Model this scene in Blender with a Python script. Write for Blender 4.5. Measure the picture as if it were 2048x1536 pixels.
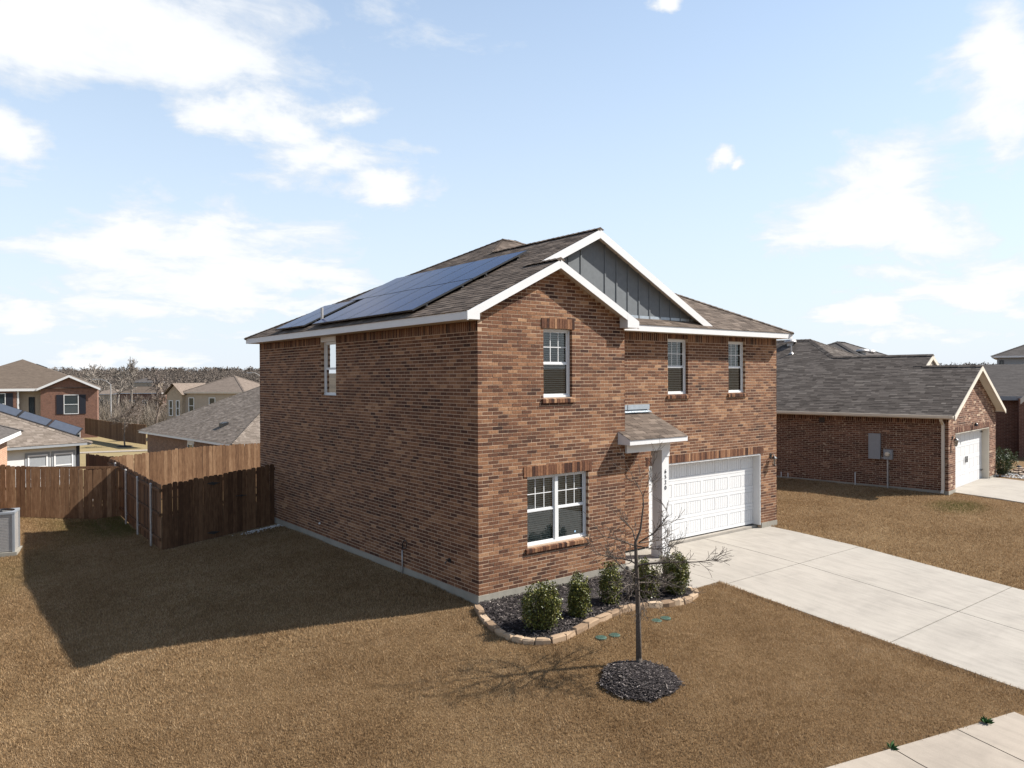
import bpy, math, random
import numpy as np
from math import radians, sin, cos, pi, sqrt
R = random.Random(7)
for o in list(bpy.data.objects): bpy.data.objects.remove(o)
S = bpy.context.scene
COL = S.collection

# ---------------------------------------------------------------- camera
FPX, YAW, PITCH, ROLL = 1512.03, 0.6635, -0.0082, -0.0044      # focal length in photo pixels (2048 wide)
CAM = np.array([-8.7375, -12.2852, 4.3569])
fw = np.array([sin(YAW)*cos(PITCH), cos(YAW)*cos(PITCH), sin(PITCH)])
rt0 = np.array([cos(YAW), -sin(YAW), 0.0]); up0 = np.cross(rt0, fw)
rt = rt0*cos(ROLL)+up0*sin(ROLL); up = up0*cos(ROLL)-rt0*sin(ROLL)
cd = bpy.data.cameras.new('camera'); co = bpy.data.objects.new('camera', cd); COL.objects.link(co)
from mathutils import Matrix, Vector
co.matrix_world = Matrix(((rt[0], up[0], -fw[0], CAM[0]), (rt[1], up[1], -fw[1], CAM[1]), (rt[2], up[2], -fw[2], CAM[2]), (0, 0, 0, 1)))
cd.sensor_fit = 'HORIZONTAL'; cd.sensor_width = 36.0; cd.lens = 36.0*FPX/2048
cd.clip_start = 0.1; cd.clip_end = 6000
S.camera = co
S.render.resolution_x, S.render.resolution_y = 1024, 768

# ---------------------------------------------------------------- sky and sun
SUN = np.array([-0.95, 0.545, -1.0]); SUN = SUN/np.linalg.norm(SUN)     # travel direction of the light
sun_el = math.asin(-SUN[2]); sun_az = math.atan2(-SUN[0], -SUN[1])     # azimuth from +Y towards +X
W = bpy.data.worlds.new('World'); S.world = W; W.use_nodes = True
nt = W.node_tree; N = nt.nodes; LK = nt.links
for n in list(N): N.remove(n)
def wn(t, **k):
    n = N.new(t)
    for a, b in k.items(): setattr(n, a, b)
    return n
def wm(op, a, b=None, c=None, clamp=False):
    n = wn('ShaderNodeMath', operation=op, use_clamp=clamp)
    for i, v in enumerate((a, b, c)):
        if v is None: continue
        if isinstance(v, (int, float)): n.inputs[i].default_value = v
        else: LK.new(v, n.inputs[i])
    return n.outputs[0]
sky = wn('ShaderNodeTexSky', sky_type='NISHITA', sun_disc=False, sun_elevation=sun_el, sun_rotation=sun_az)
sky.altitude = 100; sky.air_density = 1.0; sky.dust_density = 0.6; sky.ozone_density = 1.0
tc = wn('ShaderNodeTexCoord')
sep = wn('ShaderNodeSeparateXYZ'); LK.new(tc.outputs['Generated'], sep.inputs[0])
az = wm('ARCTAN2', sep.outputs[0], sep.outputs[1])
az = wm('SUBTRACT', az, YAW)
el = wm('ARCSINE', sep.outputs[2])
# cloud noise on a flat layer above the ground (x/z, y/z), compressed near the horizon
zz = wm('ADD', wm('MAXIMUM', sep.outputs[2], 0.0), 0.22)
cv = wn('ShaderNodeCombineXYZ')
LK.new(wm('DIVIDE', sep.outputs[0], zz), cv.inputs[0]); LK.new(wm('DIVIDE', sep.outputs[1], zz), cv.inputs[1]); LK.new(wm('MULTIPLY', sep.outputs[2], 3.0), cv.inputs[2])
nz = wn('ShaderNodeTexNoise'); nz.inputs['Scale'].default_value = 3.2; nz.inputs['Detail'].default_value = 9; nz.inputs['Roughness'].default_value = 0.62
nz.inputs['Distortion'].default_value = 0.35
LK.new(cv.outputs[0], nz.inputs['Vector'])
nzv = wm('SUBTRACT', nz.outputs[0], 0.5)
nz2 = wn('ShaderNodeTexNoise'); nz2.inputs['Scale'].default_value = 1.1; nz2.inputs['Detail'].default_value = 2
LK.new(cv.outputs[0], nz2.inputs['Vector'])
wz = wn('ShaderNodeTexNoise'); wz.inputs['Scale'].default_value = 4.5; wz.inputs['Detail'].default_value = 7; wz.inputs['Roughness'].default_value = 0.6
LK.new(tc.outputs['Generated'], wz.inputs['Vector'])
wsep = wn('ShaderNodeSeparateXYZ'); LK.new(wz.outputs['Color'], wsep.inputs[0])
azw = wm('ADD', az, wm('MULTIPLY', wm('SUBTRACT', wsep.outputs[0], 0.5), 0.22)); elw = wm('ADD', el, wm('MULTIPLY', wm('SUBTRACT', wsep.outputs[1], 0.5), 0.16))
def azel(u, v):
    d = fw+rt*(u-1024)/FPX+up*(768-v)/FPX; d = d/np.linalg.norm(d)
    return math.atan2(d[0], d[1])-YAW, math.asin(d[2])
# cumulus banks in view: centre and half-size as seen (bearing, height)
BANKS = [(310, 40, 400, 120), (60, 70, 150, 90), (455, 195, 110, 45), (560, 235, 120, 55), (640, 280, 100, 45), (700, 320, 120, 50), (775, 372, 90, 40), (680, 215, 70, 45),
         (420, 530, 285, 145), (430, 440, 105, 70), (255, 440, 70, 45), (640, 560, 110, 70), (20, 300, 70, 110), (230, 700, 190, 30), (15, 640, 90, 40),
         (2000, 120, 120, 170), (1985, 275, 75, 50), (1780, 420, 180, 95), (1930, 540, 220, 90), (1700, 470, 120, 60), (1466, 322, 34, 20), (1500, 338, 26, 14), (1350, 5, 34, 26), (1760, 640, 200, 38)]
bank = None
for u, v, ru, rv in BANKS:
    a0, e0 = azel(u, v); a1, _ = azel(u+ru, v); _, e1 = azel(u, v-rv)
    dx = wm('DIVIDE', wm('SUBTRACT', azw, a0), abs(a1-a0)); dy = wm('DIVIDE', wm('SUBTRACT', elw, e0), abs(e1-e0))
    d = wm('SQRT', wm('ADD', wm('MULTIPLY', dx, dx), wm('MULTIPLY', dy, dy)))
    b = wm('SUBTRACT', 1.0, d)
    b = wm('MAXIMUM', b, -1.2)
    bank = b if bank is None else wm('SMOOTH_MAX', bank, b, 0.35)
# everywhere else the same kind of sky: scattered banks from the coarse noise
far = wm('MULTIPLY', wm('SUBTRACT', nz2.outputs[0], 0.70), 6.0)
front = wm('MULTIPLY', wm('SUBTRACT', 0.95, wm('ABSOLUTE', az)), 4.0, clamp=True)
low = wm('MULTIPLY', wm('SUBTRACT', 0.85, el), 4.0, clamp=True)
inview = wm('MULTIPLY', front, low)
fld = wm('ADD', wm('MULTIPLY', bank, inview), wm('MULTIPLY', far, wm('SUBTRACT', 1.0, inview)))
fld = wm('ADD', fld, wm('MULTIPLY', nzv, 3.6))
mr = wn('ShaderNodeMapRange', interpolation_type='SMOOTHSTEP'); mr.inputs['From Min'].default_value = -0.46; mr.inputs['From Max'].default_value = 0.55
LK.new(fld, mr.inputs['Value'])
mask = mr.outputs[0]
# a thin veil of high haze, stronger towards the horizon
up1 = wm('SUBTRACT', 1.0, wm('MAXIMUM', sep.outputs[2], 0.0))
veil = wm('MULTIPLY', wm('POWER', up1, 1.5), 0.90); white = wm('MULTIPLY', wm('POWER', up1, 6.0), 0.70)
cov = wm('MAXIMUM', wm('MULTIPLY', mask, 0.96), white)
SKY_STRENGTH = 0.105
cc = wn('ShaderNodeMix', data_type='RGBA'); cc.inputs['A'].default_value = (4.3, 4.5, 4.75, 1); cc.inputs['B'].default_value = (5.5, 5.6, 5.7, 1); LK.new(wm('MULTIPLY', wm('SUBTRACT', fld, 0.1), 1.1, clamp=True), cc.inputs['Factor'])
mx = wn('ShaderNodeMix', data_type='RGBA'); LK.new(cc.outputs['Result'], mx.inputs['B'])
vm = wn('ShaderNodeMix', data_type='RGBA'); vm.inputs['B'].default_value = (3.75, 4.5, 5.3, 1); LK.new(veil, vm.inputs['Factor']); LK.new(sky.outputs[0], vm.inputs['A'])
LK.new(cov, mx.inputs['Factor']); LK.new(vm.outputs['Result'], mx.inputs['A'])
bg = wn('ShaderNodeBackground'); bg.inputs['Strength'].default_value = SKY_STRENGTH
LK.new(mx.outputs['Result'], bg.inputs['Color'])
wo = wn('ShaderNodeOutputWorld'); LK.new(bg.outputs[0], wo.inputs[0])

sl = bpy.data.lights.new('sun', 'SUN'); sl.energy = 5.0; sl.angle = radians(0.5); sl.color = (1.0, 0.955, 0.89)
so = bpy.data.objects.new('sun', sl); COL.objects.link(so)
so.rotation_euler = Vector((-SUN[0], -SUN[1], -SUN[2])).to_track_quat('Z', 'Y').to_euler()
S.view_settings.view_transform = 'Standard'; S.view_settings.look = 'None'; S.view_settings.gamma = 1.0
S.view_settings.use_curve_mapping = False
S.view_settings.exposure = 0.95
S.render.engine = 'CYCLES'
S.cycles.max_bounces = 6

# ---------------------------------------------------------------- helpers: pixels to places, terrain
def ray(u, v): return fw+rt*(u-1024)/FPX+up*(768-v)/FPX
def hit(u, v, ax, val):
    d = ray(u, v); i = 'xyz'.index(ax); return CAM+d*((val-CAM[i])/d[i])
def at(u, v, D): return CAM+ray(u, v)*D
def lerp(x, pts):
    if x <= pts[0][0]: return pts[0][1]
    for (a, b), (c, d) in zip(pts, pts[1:]):
        if x <= c: return b+(d-b)*(x-a)/(c-a)
    return pts[-1][1]
ZF = [(-60, -1.5), (-12, -1.0), (-7.7, -.8), (-4.8, -.55), (-1.8, -.29), (0, -.19), (2, -.13), (18, -.2), (26, -.8), (32, -1.15), (40, -1.6), (80, -2.3), (130, -3.2), (260, -6), (420, -8)]
def T(x, y):
    z = lerp(y, ZF)
    w = lerp(y, [(-14, .2), (-7, .75), (-3, 1), (14, 1), (17, .75), (22, .4), (40, 0)])
    z += w*0.11*max(-7.5, min(0, x))
    if x > 12: z += lerp(x, [(12, 0), (19.5, .2), (40, .2), (70, 0)])*lerp(y, [(-12, .3), (-3, 1), (40, 1), (80, 0)])
    if x < -4 and y > 11: z += .5*lerp(-x, [(4, 0), (6.8, 1)])*lerp(y, [(11, 0), (17, 1), (30, 1), (50, 0)])
    r = math.hypot(x, y)
    if r > 330: z += lerp(r, [(330, 0), (620, 8), (1000, 17), (1400, 22), (2600, 24)])
    return z
def ground(u, v, dz=0.0):
    d = ray(u, v); lo, hi = 2.0, 400.0
    for _ in range(50):
        m = (lo+hi)/2; p = CAM+m*d
        if p[2]-T(p[0], p[1])-dz > 0: lo = m
        else: hi = m
    return CAM+lo*d

# ---------------------------------------------------------------- materials
def mat(name, build):
    m = bpy.data.materials.new(name); m.use_nodes = True
    t = m.node_tree
    for n in list(t.nodes): t.nodes.remove(n)
    out = t.nodes.new('ShaderNodeOutputMaterial'); g = G(t)
    sh, disp = build(g)
    t.links.new(sh, out.inputs['Surface'])
    return m
class G:
    def __init__(s, t): s.t = t
    def n(s, typ, **k):
        n = s.t.nodes.new(typ)
        for a, b in k.items(): setattr(n, a, b)
        return n
    def set(s, sock, v):
        if hasattr(v, 'is_output'): s.t.links.new(v, sock)
        elif isinstance(v, tuple) and len(v) == 3 and sock.type == 'RGBA': sock.default_value = (*v, 1)
        else: sock.default_value = v
    def pos(s): return s.n('ShaderNodeNewGeometry').outputs['Position']
    def obj(s): return s.n('ShaderNodeTexCoord').outputs['Object']
    def attr(s, name='tone'):
        n = s.n('ShaderNodeAttribute'); n.attribute_name = name; return n.outputs['Fac']
    def map(s, v, sc=(1, 1, 1), rot=(0, 0, 0)):
        n = s.n('ShaderNodeMapping'); n.inputs['Scale'].default_value = sc; n.inputs['Rotation'].default_value = rot; s.set(n.inputs['Vector'], v); return n.outputs[0]
    def noise(s, v, scale, detail=4, rough=.55, dist=0.0):
        n = s.n('ShaderNodeTexNoise'); s.set(n.inputs['Vector'], v)
        n.inputs['Scale'].default_value = scale; n.inputs['Detail'].default_value = detail; n.inputs['Roughness'].default_value = rough; n.inputs['Distortion'].default_value = dist
        return n.outputs['Fac']
    def ramp(s, f, stops, interp='LINEAR'):
        n = s.n('ShaderNodeValToRGB'); n.color_ramp.interpolation = interp; e = n.color_ramp.elements
        while len(e) < len(stops): e.new(0.5)
        for x, (p, c) in zip(e, stops): x.position = p; x.color = (*c, 1) if len(c) == 3 else c
        s.set(n.inputs[0], f); return n.outputs[0]
    def m(s, op, a, b=0.0, clamp=False):
        n = s.n('ShaderNodeMath', operation=op, use_clamp=clamp); s.set(n.inputs[0], a); s.set(n.inputs[1], b); return n.outputs[0]
    def mix(s, f, a, b, mode='MIX'):
        n = s.n('ShaderNodeMix', data_type='RGBA', blend_type=mode); s.set(n.inputs['Factor'], f); s.set(n.inputs['A'], a); s.set(n.inputs['B'], b); return n.outputs['Result']
    def bump(s, h, st=.3, d=.01):
        n = s.n('ShaderNodeBump'); n.inputs['Strength'].default_value = st; n.inputs['Distance'].default_value = d; s.set(n.inputs['Height'], h); return n.outputs[0]
    def pbr(s, col, rough=.8, bump=None, metal=0.0, spec=.3, **k):
        n = s.n('ShaderNodeBsdfPrincipled'); s.set(n.inputs['Base Color'], col); s.set(n.inputs['Roughness'], rough)
        n.inputs['Metallic'].default_value = metal; n.inputs['Specular IOR Level'].default_value = spec
        if bump is not None: s.t.links.new(bump, n.inputs['Normal'])
        for a, b in k.items(): s.set(n.inputs[a], b)
        return n.outputs[0], None
def scl(c, k): return tuple(min(1, x*k) for x in c)
def plain(name, c, rough=.6, var=.08, sc=6, metal=0.0, spec=.3):
    def b(g):
        f = g.noise(g.pos(), sc, 5, .6)
        return g.pbr(g.ramp(f, [(.3, scl(c, 1-var)), (.7, scl(c, 1+var))]), rough, None, metal, spec)
    return mat(name, b)
def brickmat(name, stops, fleck=None):
    def b(g):
        p = g.pos(); t = g.attr()
        vs = g.noise(g.map(p, (70, 70, 9)), 1.0, 3, .6)
        f2 = g.noise(p, 38, 4, .65)
        t2 = g.m('ADD', t, g.m('MULTIPLY', g.m('SUBTRACT', vs, .5), .75))
        t2 = g.m('ADD', t2, g.m('MULTIPLY', g.m('SUBTRACT', f2, .5), .55), True)
        c = g.ramp(t2, stops)
        if fleck:
            fl = g.noise(p, 11, 3, .6)
            c = g.mix(g.ramp(fl, [(.60, (0, 0, 0)), (.68, (1, 1, 1))]), c, fleck)
        return g.pbr(c, .88, g.bump(g.m('ADD', vs, f2), .5, .006), spec=.2)
    return mat(name, b)
M = {}
M['brick'] = brickmat('brick', [(0, (.028, .014, .011)), (.25, (.074, .033, .020)), (.5, (.136, .061, .033)), (.75, (.225, .112, .058)), (1, (.34, .20, .112))])
M['brick_red'] = brickmat('brick_red', [(0, (.036, .016, .011)), (.35, (.085, .036, .022)), (.65, (.145, .068, .042)), (.9, (.25, .135, .085)), (1, (.40, .29, .2))], (.36, .27, .18))
M['mortar'] = plain('mortar', (.38, .275, .19), .95, .15, 30)
M['mortar_red'] = plain('mortar_red', (.31, .235, .175), .95, .15, 30)
def far_brick(name, c1, c2, mo):
    def b(g):
        s = g.n('ShaderNodeSeparateXYZ'); g.set(s.inputs[0], g.obj())
        cb = g.n('ShaderNodeCombineXYZ'); g.set(cb.inputs[0], g.m('ADD', s.outputs[0], s.outputs[1])); g.set(cb.inputs[1], s.outputs[2])
        n = g.n('ShaderNodeTexBrick'); g.set(n.inputs['Vector'], cb.outputs[0])
        n.inputs['Scale'].default_value = 1.0; n.inputs['Brick Width'].default_value = .254; n.inputs['Row Height'].default_value = .0767; n.inputs['Mortar Size'].default_value = .011
        g.set(n.inputs['Color1'], c1); g.set(n.inputs['Color2'], c2); g.set(n.inputs['Mortar'], mo)
        v = g.noise(g.pos(), 5, 5, .7)
        c = g.mix(.5, n.outputs[0], g.ramp(v, [(.3, scl(c1, .7)), (.7, scl(c2, 1.3))]), 'MIX')
        return g.pbr(c, .9, None, spec=.2)
    return mat(name, b)
M['far_brick_brown'] = far_brick('far_brick_brown', (.10, .055, .04), (.20, .11, .07), (.34, .27, .21))
M['far_brick_red'] = far_brick('far_brick_red', (.085, .035, .025), (.17, .078, .052), (.30, .23, .18))
M['far_brick_orange'] = far_brick('far_brick_orange', (.30, .16, .10), (.42, .25, .16), (.48, .38, .3))
M['far_brick_tan'] = far_brick('far_brick_tan', (.28, .22, .16), (.36, .29, .21), (.4, .35, .28))
def concrete(name, c, st=.35):
    def b(g):
        p = g.pos()
        big = g.noise(g.map(p, (.5, .9, 1), (0, 0, .4)), 1.2, 6, .62, .6)
        fine = g.noise(p, 60, 4, .7); mid = g.noise(g.map(p, (3.5, .7, 1)), 2.0, 6, .6)
        spots = g.noise(p, 26, 3, .5)
        cr = g.ramp(big, [(.32, scl(c, .78)), (.5, c), (.68, scl(c, 1.10))])
        cr = g.mix(.30, cr, g.ramp(mid, [(.34, scl(c, .52)), (.6, scl(c, 1.1))]))
        cr = g.mix(g.ramp(spots, [(.70, (0, 0, 0)), (.78, (st, st, st))]), cr, scl(c, .45))
        oil = g.noise(g.map(p, (1.5, .3, 1)), 1.7, 5, .7)
        cr = g.mix(g.ramp(oil, [(.67, (0, 0, 0)), (.76, (.5, .5, .5))]), cr, scl(c, .42))
        cr = g.mix(.25, cr, g.ramp(fine, [(.3, scl(c, .7)), (.7, scl(c, 1.2))]))
        return g.pbr(cr, .9, g.bump(fine, .25, .004), spec=.25)
    return mat(name, b)
M['concrete'] = concrete('concrete', (.305, .276, .236), .5)
M['sidewalk'] = concrete('sidewalk', (.30, .255, .205), .4)
M['foundation'] = concrete('foundation', (.26, .24, .20), .7)
M['joint'] = plain('joint', (.05, .045, .04), .95)
def shingle(name, stops):
    def b(g):
        p = g.pos(); t = g.attr(); f = g.noise(p, 90, 3, .7); m_ = g.noise(p, .7, 3, .6)
        t2 = g.m('ADD', t, g.m('MULTIPLY', g.m('SUBTRACT', f, .5), .7)); t2 = g.m('ADD', t2, g.m('MULTIPLY', g.m('SUBTRACT', m_, .5), .35), True)
        return g.pbr(g.ramp(t2, stops), .95, g.bump(f, .4, .004), spec=.05)
    return mat(name, b)
M['shingle'] = shingle('shingle', [(0, (.055, .043, .035)), (.4, (.098, .077, .062)), (.7, (.14, .110, .088)), (1, (.19, .152, .122))])
M['shingle_grey'] = shingle('shingle_grey', [(0, (.050, .042, .036)), (.4, (.078, .066, .057)), (.7, (.108, .092, .080)), (1, (.15, .13, .112))])
M['shingle_tan'] = shingle('shingle_tan', [(0, (.11, .09, .072)), (.4, (.15, .123, .10)), (.7, (.19, .157, .13)), (1, (.25, .21, .172))])
M['deck'] = plain('roof_deck', (.06, .05, .045), .95)
def far_shingle(name, c):
    def b(g):
        s = g.n('ShaderNodeSeparateXYZ'); g.set(s.inputs[0], g.obj())
        w = g.noise(g.map(g.obj(), (1.2, 1.2, 16)), 1.6, 5, .65); f = g.noise(g.obj(), 9, 4, .7)
        c1 = g.ramp(w, [(.3, scl(c, .6)), (.5, c), (.72, scl(c, 1.5))])
        return g.pbr(g.mix(.35, c1, g.ramp(f, [(.3, scl(c, .6)), (.7, scl(c, 1.4))])), .95, None, spec=.05)
    return mat(name, b)
M['far_shingle_tan'] = far_shingle('far_shingle_tan', (.16, .128, .104))
M['far_shingle_brown'] = far_shingle('far_shingle_brown', (.105, .082, .064))
M['far_shingle_grey'] = far_shingle('far_shingle_grey', (.09, .08, .073))
M['white'] = plain('white_trim', (.60, .592, .58), .55, .03, 3)
M['soffit'] = plain('soffit', (.52, .455, .375), .7, .05, 3)
M['vinyl'] = plain('white_vinyl', (.62, .62, .61), .35, .02, 3)
M['siding'] = plain('grey_siding', (.125, .135, .14), .75, .08, 9)
M['cream'] = plain('cream_trim', (.58, .52, .43), .6, .05, 3)
M['beige'] = plain('beige_siding', (.34, .285, .225), .8, .06, 3)
M['pale_wall'] = plain('pale_wall', (.5, .5, .485), .8, .05, 3)
M['flash'] = plain('metal_flashing', (.33, .37, .40), .4, .08, 12, .3, .5)
M['galv'] = plain('galvanised_steel', (.36, .34, .32), .5, .12, 14, .4, .5)
M['black'] = plain('black_metal', (.012, .012, .013), .45, .1, 10, 0, .5)
M['dark'] = plain('dark_interior', (.03, .03, .032), .9)
M['slat'] = plain('blind_slat', (.62, .61, .57), .6, .04, 4)
M['greybox'] = plain('grey_painted_steel', (.22, .23, .24), .5, .06, 8, 0, .4)
M['garage'] = plain('garage_door_paint', (.60, .597, .59), .45, .02, 3)
M['navy'] = plain('dark_shutter', (.012, .013, .02), .6)
M['greenlid'] = plain('green_plastic', (.055, .095, .072), .6, .3, 30)
M['blue_dot'] = plain('blue_sticker', (.35, .55, .75), .5)
M['stone_white'] = plain('pale_rock', (.5, .48, .45), .9, .25, 20)
M['screen'] = plain('meter_face', (.55, .48, .38), .4)
M['lampglass'] = plain('frosted_glass', (.62, .58, .5), .3)
M['ridgecap'] = plain('ridge_cap', (.10, .085, .075), .95, .2, 20)
def glass(name, tint):
    def b(g):
        fr = g.n('ShaderNodeFresnel'); fr.inputs[0].default_value = 1.5
        gl = g.n('ShaderNodeBsdfGlossy'); gl.inputs['Roughness'].default_value = .01
        tr = g.n('ShaderNodeBsdfTransparent'); tr.inputs[0].default_value = (*tint, 1)
        mx_ = g.n('ShaderNodeMixShader'); g.set(mx_.inputs[0], g.m('ADD', g.m('MULTIPLY', fr.outputs[0], 1.2), .05, True)); g.set(mx_.inputs[1], tr.outputs[0]); g.set(mx_.inputs[2], gl.outputs[0])
        return mx_.outputs[0], None
    return mat(name, b)
M['glass'] = glass('window_glass', (.72, .77, .74))
M['lantern_glass'] = glass('lantern_glass', (.85, .83, .78))
def solar():
    def b(g):
        f = g.noise(g.pos(), 3, 3, .6)
        return g.pbr(g.ramp(f, [(.3, (.005, .020, .075)), (.7, (.007, .026, .095))]), .16, None, 0, .25, IOR=1.10)
    return mat('solar_glass', b)
M['solar'] = solar()
M['solar_grey'] = plain('grey_solar_glass', (.06, .068, .085), .3, .1, 6, 0, .5)  # greyer and rougher than the main solar glass
def wood(name, stops):
    def b(g):
        p = g.pos(); t = g.attr()
        gr = g.noise(g.map(p, (55, 55, 2.2)), 1.0, 5, .65); kn = g.noise(g.map(p, (9, 9, 3)), 1.6, 3, .6)
        t2 = g.m('ADD', t, g.m('MULTIPLY', g.m('SUBTRACT', gr, .5), .8)); t2 = g.m('ADD', t2, g.m('MULTIPLY', g.m('SUBTRACT', kn, .5), .5), True)
        return g.pbr(g.ramp(t2, stops), .85, g.bump(gr, .4, .003), spec=.2)
    return mat(name, b)
M['cedar'] = wood('stained_cedar', [(0, (.034, .017, .010)), (.35, (.080, .041, .021)), (.65, (.145, .080, .042)), (1, (.26, .165, .095))])
M['bark'] = plain('bark', (.085, .068, .055), .95, .4, 40)
M['bark_pale'] = plain('pale_bark', (.21, .18, .15), .95, .25, 3)
M['twig'] = plain('grey_twig', (.15, .12, .10), .95, .3, 1)
M['woodland'] = None
def soil():
    def b(g):
        p = g.pos()
        f = g.noise(p, 34, 5, .75); m_ = g.noise(p, 3.5, 5, .65); big = g.noise(p, .23, 4, .6); gr = g.noise(p, .55, 3, .6, .5)
        c = g.ramp(f, [(.28, (.07, .04, .018)), (.5, (.13, .078, .036)), (.72, (.20, .13, .064))])
        c = g.mix(.45, c, g.ramp(m_, [(.3, (.08, .048, .022)), (.7, (.19, .12, .058))]))
        c = g.mix(.45, c, g.ramp(big, [(.3, (.115, .068, .032)), (.7, (.21, .145, .074))]))
        s = g.n('ShaderNodeSeparateXYZ'); g.set(s.inputs[0], p)
        c = g.mix(g.ramp(g.m('ADD', g.m('MULTIPLY', s.outputs[1], .011), g.m('MULTIPLY', gr, .4)), [(.42, (0, 0, 0)), (.75, (.8, .8, .8))]), c, (.26, .205, .105))
        wd = g.noise(p, .02, 4, .6)
        c = g.mix(g.ramp(g.m('MULTIPLY', s.outputs[1], .004), [(.44, (0, 0, 0)), (.56, (1, 1, 1))]), c, g.ramp(wd, [(.3, (.05, .042, .032)), (.7, (.10, .08, .058))]))
        return g.pbr(c, .97, g.bump(f, .6, .02), spec=.1)
    return mat('dormant_lawn_soil', b)
M['soil'] = soil()
def grassmat():
    def b(g):
        p = g.pos(); t = g.attr()
        big = g.noise(p, .5, 4, .6); md = g.noise(p, 4.0, 4, .65)
        t2 = g.m('ADD', t, g.m('MULTIPLY', g.m('SUBTRACT', big, .5), .8)); t2 = g.m('ADD', t2, g.m('MULTIPLY', g.m('SUBTRACT', md, .5), .6), True)
        c = g.ramp(t2, [(0, (.142, .082, .038)), (.35, (.268, .172, .089)), (.7, (.375, .258, .145)), (1, (.48, .36, .225))])
        gn = g.attr('green')
        c = g.mix(gn, c, (.075, .095, .022))
        d_ = g.n('ShaderNodeBsdfDiffuse'); g.set(d_.inputs[0], c); t_ = g.n('ShaderNodeBsdfTranslucent'); g.set(t_.inputs[0], c)
        m_ = g.n('ShaderNodeMixShader'); m_.inputs[0].default_value = .35; g.set(m_.inputs[1], d_.outputs[0]); g.set(m_.inputs[2], t_.outputs[0])
        return m_.outputs[0], None
    return mat('dormant_grass', b)
M['grass'] = grassmat()
def attrmat(name, stops, rough=.8, spec=.2):
    def b(g):
        f = g.noise(g.pos(), 50, 3, .6)
        t = g.m('ADD', g.attr(), g.m('MULTIPLY', g.m('SUBTRACT', f, .5), .3), True)
        return g.pbr(g.ramp(t, stops), rough, None, spec=spec)
    return mat(name, b)
M['woodland'] = attrmat('woodland', [(0, (.082, .068, .057)), (.5, (.122, .10, .083)), (1, (.17, .14, .115))], .97, .1)
M['brush'] = attrmat('brush', [(0, (.085, .068, .053)), (.5, (.15, .122, .095)), (1, (.25, .21, .165))], .97, .1)
M['mulch'] = attrmat('dark_mulch', [(0, (.014, .011, .011)), (.6, (.042, .034, .032)), (.86, (.10, .083, .077)), (1, (.28, .24, .21))], .85)
M['mulch_base'] = plain('mulch_base', (.03, .025, .024), .95, .4, 30)
M['leaf'] = attrmat('shrub_leaf', [(0, (.026, .034, .008)), (.5, (.082, .092, .017)), (.8, (.16, .15, .03)), (1, (.27, .23, .065))], .45, .4)
M['leaf2'] = attrmat('green_leaf', [(0, (.02, .035, .012)), (.5, (.055, .08, .025)), (1, (.13, .15, .06))], .5, .4)
M['sage'] = attrmat('sage_leaf', [(0, (.04, .055, .05)), (.5, (.09, .11, .10)), (1, (.18, .2, .18))], .6, .3)
M['weed'] = attrmat('weed_leaf', [(0, (.015, .05, .012)), (1, (.05, .13, .03))], .6, .3)
M['edge_stone'] = attrmat('edging_stone', [(0, (.20, .135, .085)), (.5, (.32, .225, .145)), (1, (.44, .335, .23))], .9)
M['flag'] = attrmat('flagstone', [(0, (.17, .115, .08)), (.5, (.31, .23, .165)), (1, (.42, .33, .25))], .9)
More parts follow.
